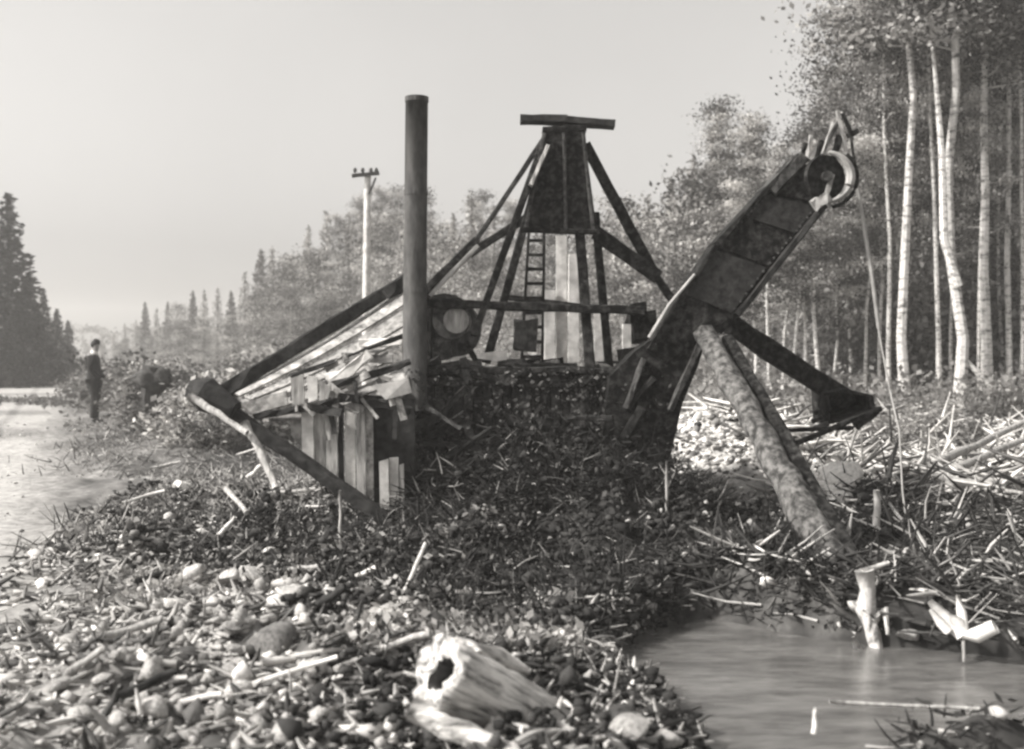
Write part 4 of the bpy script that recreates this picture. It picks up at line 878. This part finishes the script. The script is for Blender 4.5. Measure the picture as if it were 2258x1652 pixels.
# leaf litter and low plants
def litter(name, n, boxes, size, m, tones, seed, zf=None, asp=.6):
    rng = np.random.default_rng(seed); X, Y = scatter(n, boxes, rng); ok = (road_mask(X, Y) < .3) & ~sandy(X, Y, rng, .8); X, Y = X[ok], Y[ok]
    Z = H(X, Y)+np.abs(rng.normal(0, .05, len(X))) if zf is None else zf(X, Y, rng)
    V, F = leaf_cloud(np.stack([X, Y, Z], 1), size, rng, asp); cl = .5+1.2*(vnoise(X*4, Y*4)+.5)
    return tag(link(bpy.data.objects.new(name, mesh_np(name, V, F, m, np.repeat(rng.uniform(*tones, len(X))*cl, 4)))), kind='stuff')
litter('low_plants', 9000, [(-2.6, 3.2, 8, 10.9, 5), (-.8, 2.2, 6.6, 8.4, 2), (3, 7, 6, 12, 3), (1.8, 4.8, 4.4, 5.6, 1)], .06, M['leaf_dark'], (.5, 1.8), 51, zheap)
litter('weeds', 17000, [(-3.0, .2, 7.2, 9.5, 3), (-4.6, -1.8, 9, 15, 3), (-1.0, .4, 5.8, 7.6, 2), (-10, -3.2, 15, 30, 3)], .06, M['leaf_pale'], (.5, 1.6), 52)
rng3 = np.random.default_rng(77); n3 = 1600; Y = rng3.uniform(4, 26, n3)**1.0; X = -.4*Y-.35+rng3.uniform(-4.2, -.2, n3)+rng3.normal(0, .2, n3); S = rng3.uniform(.005, .013, n3)*rng3.choice([1, 1, 1.8], n3)
V, F = stone_cloud(np.stack([X, Y, H(X, Y)+.012+S*.2], 1), S, rng3)
tag(link(bpy.data.objects.new('road_gravel', mesh_np('road_gravel', V, F, M['debris'], np.repeat(np.where(rng3.random(n3) < .5, rng3.uniform(.4, .7, n3), rng3.uniform(.05, .2, n3)), 12)))), kind='stuff')
for (ya, yb, n_) in ((20.5, 22, 500), (25, 27.5, 1600), (33, 40, 4000)):
    Y = rng3.uniform(ya, yb, n_); X = -.4*Y-.35+rng3.uniform(-9, .4, n_); k_ = vnoise(X*.6+ya, Y*.9) > -.05; X, Y = X[k_], Y[k_]
    V, F = leaf_cloud(np.stack([X, Y, H(X, Y)+np.abs(rng3.normal(0, .06, len(X)))], 1), .14, rng3)
    tag(link(bpy.data.objects.new('verge_weeds', mesh_np('verge_weeds', V, F, M['leaf_mid'], np.repeat(rng3.uniform(.3, 1.6, len(X)), 4)))), kind='stuff')
litter('far_weeds', 9000, [(3.5, 13, 13, 27, 4), (-16, -4, 22, 60, 3)], .14, M['leaf_mid'], (.5, 2.0), 53)
rng4 = np.random.default_rng(61); X, Y = scatter(27000, [(-4.8, -1.6, 8.8, 14, 3), (-3.4, 3.6, 8.2, 10.8, 5), (-1.4, 1.2, 6.6, 8.6, 3), (-1, 1.2, 4.4, 6, .8), (1.8, 6, 7.6, 12, 3)], rng4); k_ = rng4.random(len(X)) > 1.6*road_mask(X, Y)+.45*(X < -2.9+.4*vnoise(Y*2, X)-.12*(Y-9)); X, Y = X[k_], Y[k_]; Z = zheap(X, Y, rng4)*.8+H(X, Y)*.2
S = rng4.uniform(.010, .035, len(X))*rng4.choice([1, 1, 1, 1.7], len(X)); V, F = stone_cloud(np.stack([X, Y, np.maximum(Z-.02, H(X, Y))], 1), S, rng4)
tag(link(bpy.data.objects.new('earth_clods', mesh_np('earth_clods', V, F, M['debris'], np.repeat(np.where(rng4.random(len(X)) < .95, rng4.uniform(.008, .055, len(X)), rng4.uniform(.15, .5, len(X))), 12)))), kind='stuff')
# lighter weeds hung on the hull
litter('hull_brush', 3200, [(-1.05, 1.65, 10.62, 10.97, 1)], .05, M['leaf_dark'], (.4, 2.5), 54, lambda X, Y, r: .2+1.38*r.random(len(X)))

# ------------------------------------------------------------------ the walker
def skinned(name, joints, edges, m, parent, subd=2, root=0):
    me = bpy.data.meshes.new(name); me.from_pydata([j[0] for j in joints], edges, [])
    o = bpy.data.objects.new(name, me); COL.objects.link(o)
    sk = o.modifiers.new('s', 'SKIN'); sk.use_smooth_shade = True
    for i, j in enumerate(joints):
        r_ = j[1]; me.skin_vertices[0].data[i].radius = (r_, r_) if not isinstance(r_, tuple) else r_
        me.skin_vertices[0].data[i].use_root = (i == root)
    sb = o.modifiers.new('u', 'SUBSURF'); sb.levels = sb.render_levels = subd
    dg = bpy.context.evaluated_depsgraph_get(); me2 = bpy.data.meshes.new_from_object(o.evaluated_get(dg))
    bpy.data.objects.remove(o); me2.materials.clear(); me2.materials.append(m)
    o2 = bpy.data.objects.new(name, me2); link(o2, parent); me2.polygons.foreach_set('use_smooth', [True]*len(me2.polygons)); return o2
pp = gnd(208, 932, 12, 40)
man = thing('person', 'man in dark suit and white collar standing by the road, facing right', 'person', pp, rz=math.radians(-35))
man.rotation_euler[2] = math.radians(8)
man.scale = (1, 1, 1)
sc_ = (932-750)/FPX*pp.y/1.76; man.scale = (sc_, sc_, sc_)
# local: +X is the way he faces
J = [((0, 0, .94), .10), ((0, 0, 1.12), (.09, .11)), ((0, 0, 1.34), (.09, .13)), ((.0, 0, 1.46), .075), ((.02, 0, 1.52), .052), ((.035, 0, 1.60), .078), ((.04, 0, 1.69), .082), ((.03, 0, 1.74), .05)]
E = [(0, 1), (1, 2), (2, 3), (3, 4), (4, 5), (5, 6), (6, 7)]
def chain(start, pts):
    a = start
    for p in pts: J.append(p); E.append((a, len(J)-1)); a = len(J)-1
    return a
hands = []
for s_ in (1, -1):
    chain(0, [((.0, .09*s_, .86), .095), ((.03, .10*s_, .50), .06), ((.0, .10*s_, .12), .042), ((-.01, .10*s_, .07), .04), ((.12, .11*s_, .035), .035)])
    w = chain(2, [((-.01, .19*s_, 1.40), .045), ((-.03, .225*s_, 1.12), .035), ((.16, .19*s_, .96), .028), ((.21, .16*s_, .92), .028), ((.25, .14*s_, .89), .028)])
    for k in range(4): chain(w, [((.285+.004*k, (.125+.018*(k-1.5))*s_, .872-.004*k), .0095), ((.31-.004*k, (.12+.017*(k-1.5))*s_, .848), .008), ((.305, (.115+.016*(k-1.5))*s_, .825), .007)])
    chain(w-1, [((.235, (.125)*s_, .905), .011), ((.262, .105*s_, .895), .009)])
skinned('body', J, E, M['skin'], man, 1)
nose = MB(); nose.add([(.125, -.012, 1.63), (.125, .012, 1.63), (.152, 0, 1.615), (.122, 0, 1.665)], [(0, 2, 1), (0, 3, 2), (1, 2, 3), (0, 1, 3)])
def local(name, mb, m, smooth=True):
    me = bpy.data.meshes.new(name); me.from_pydata([tuple(v) for v in mb.v], [], mb.f); me.materials.append(m)
    if smooth: me.polygons.foreach_set('use_smooth', [True]*len(me.polygons))
    return link(bpy.data.objects.new(name, me), man)
local('nose', nose, M['skin'])
for s_ in (1, -1):
    q = MB(); q.tube([(.03, .078*s_, 1.60), (.03, .088*s_, 1.625), (.025, .08*s_, 1.655)], [.012, .018, .012], 6); local('ear', q, M['skin'])
    q = MB(); q.tube([(.112, .03*s_, 1.655), (.121, .03*s_, 1.655)], [.012, .007], 8); local('eye', q, M['hair'])
q = MB(); q.tube([(.115, -.02, 1.585), (.12, 0, 1.584), (.115, .02, 1.585)], [.004, .006, .004], 6); local('mouth', q, M['trouser'])
v, f = ICO3; V = v*[.102, .094, .088]+[.022, 0, 1.705]; V = np.where((V[:, 2:3] < 1.665) & (V[:, 0:1] > .06), V*[.8, .8, 1]+[0, 0, .02], V); V[:, 2] = np.where(V[:, 0] < 0, V[:, 2]-.04*(V[:, 0] < -.02), V[:, 2])
link(bpy.data.objects.new('hair', mesh_np('hair', V, f, M['hair'], smooth=True)), man)
J = [((0, 0, .74), (.17, .20)), ((0, 0, .82), (.18, .205)), ((0, 0, .98), (.165, .19)), ((0, 0, 1.15), (.14, .175)), ((-.01, 0, 1.36), (.13, .20)), ((-.01, 0, 1.45), (.08, .11))]; E = [(0, 1), (1, 2), (2, 3), (3, 4), (4, 5)]
for s_ in (1, -1): chain(4, [((-.02, .205*s_, 1.39), .08), ((-.04, .235*s_, 1.12), .066), ((.13, .20*s_, .985), .052), ((.185, .17*s_, .94), .045)])
skinned('jacket', J, E, M['cloth'], man, 2)
J = [((0, 0, .92), .14)]; E = []
for s_ in (1, -1): chain(0, [((.0, .09*s_, .84), .115), ((.03, .10*s_, .50), .085), ((.0, .10*s_, .14), .075), ((.0, .10*s_, .09), .074)])
skinned('trousers', J, E, M['trouser'], man, 2)
for s_ in (1, -1):
    J = [((-.04, .10*s_, .05), .05), ((.06, .105*s_, .045), .05), ((.16, .11*s_, .035), .038)]; E = [(0, 1), (1, 2)]
    skinned('shoe', J, E, M['shoe'], man, 1)
q = MB(); q.tube([(-.005, 0, 1.475), (.01, 0, 1.53)], [.085, .066], 14, cap=False); local('collar', q, M['shirt'])

# ------------------------------------------------------------------ haze
hb = MB(); hb.box((-440, -20, -3), (440, 450, 19.5))
haze = hb.build('haze', M['water'], None); haze.data.materials.clear()
hm = bpy.data.materials.new('haze'); hm.use_nodes = True; hn = hm.node_tree.nodes; hn.clear()
pv = hn.new('ShaderNodeVolumePrincipled'); pv.inputs['Color'].default_value = (1, .985, .96, 1); pv.inputs['Density'].default_value = .0018; pv.inputs['Anisotropy'].default_value = .2
ho = hn.new('ShaderNodeOutputMaterial'); hm.node_tree.links.new(pv.outputs[0], ho.inputs['Volume'])
haze.data.materials.append(hm); tag(haze, kind='stuff')
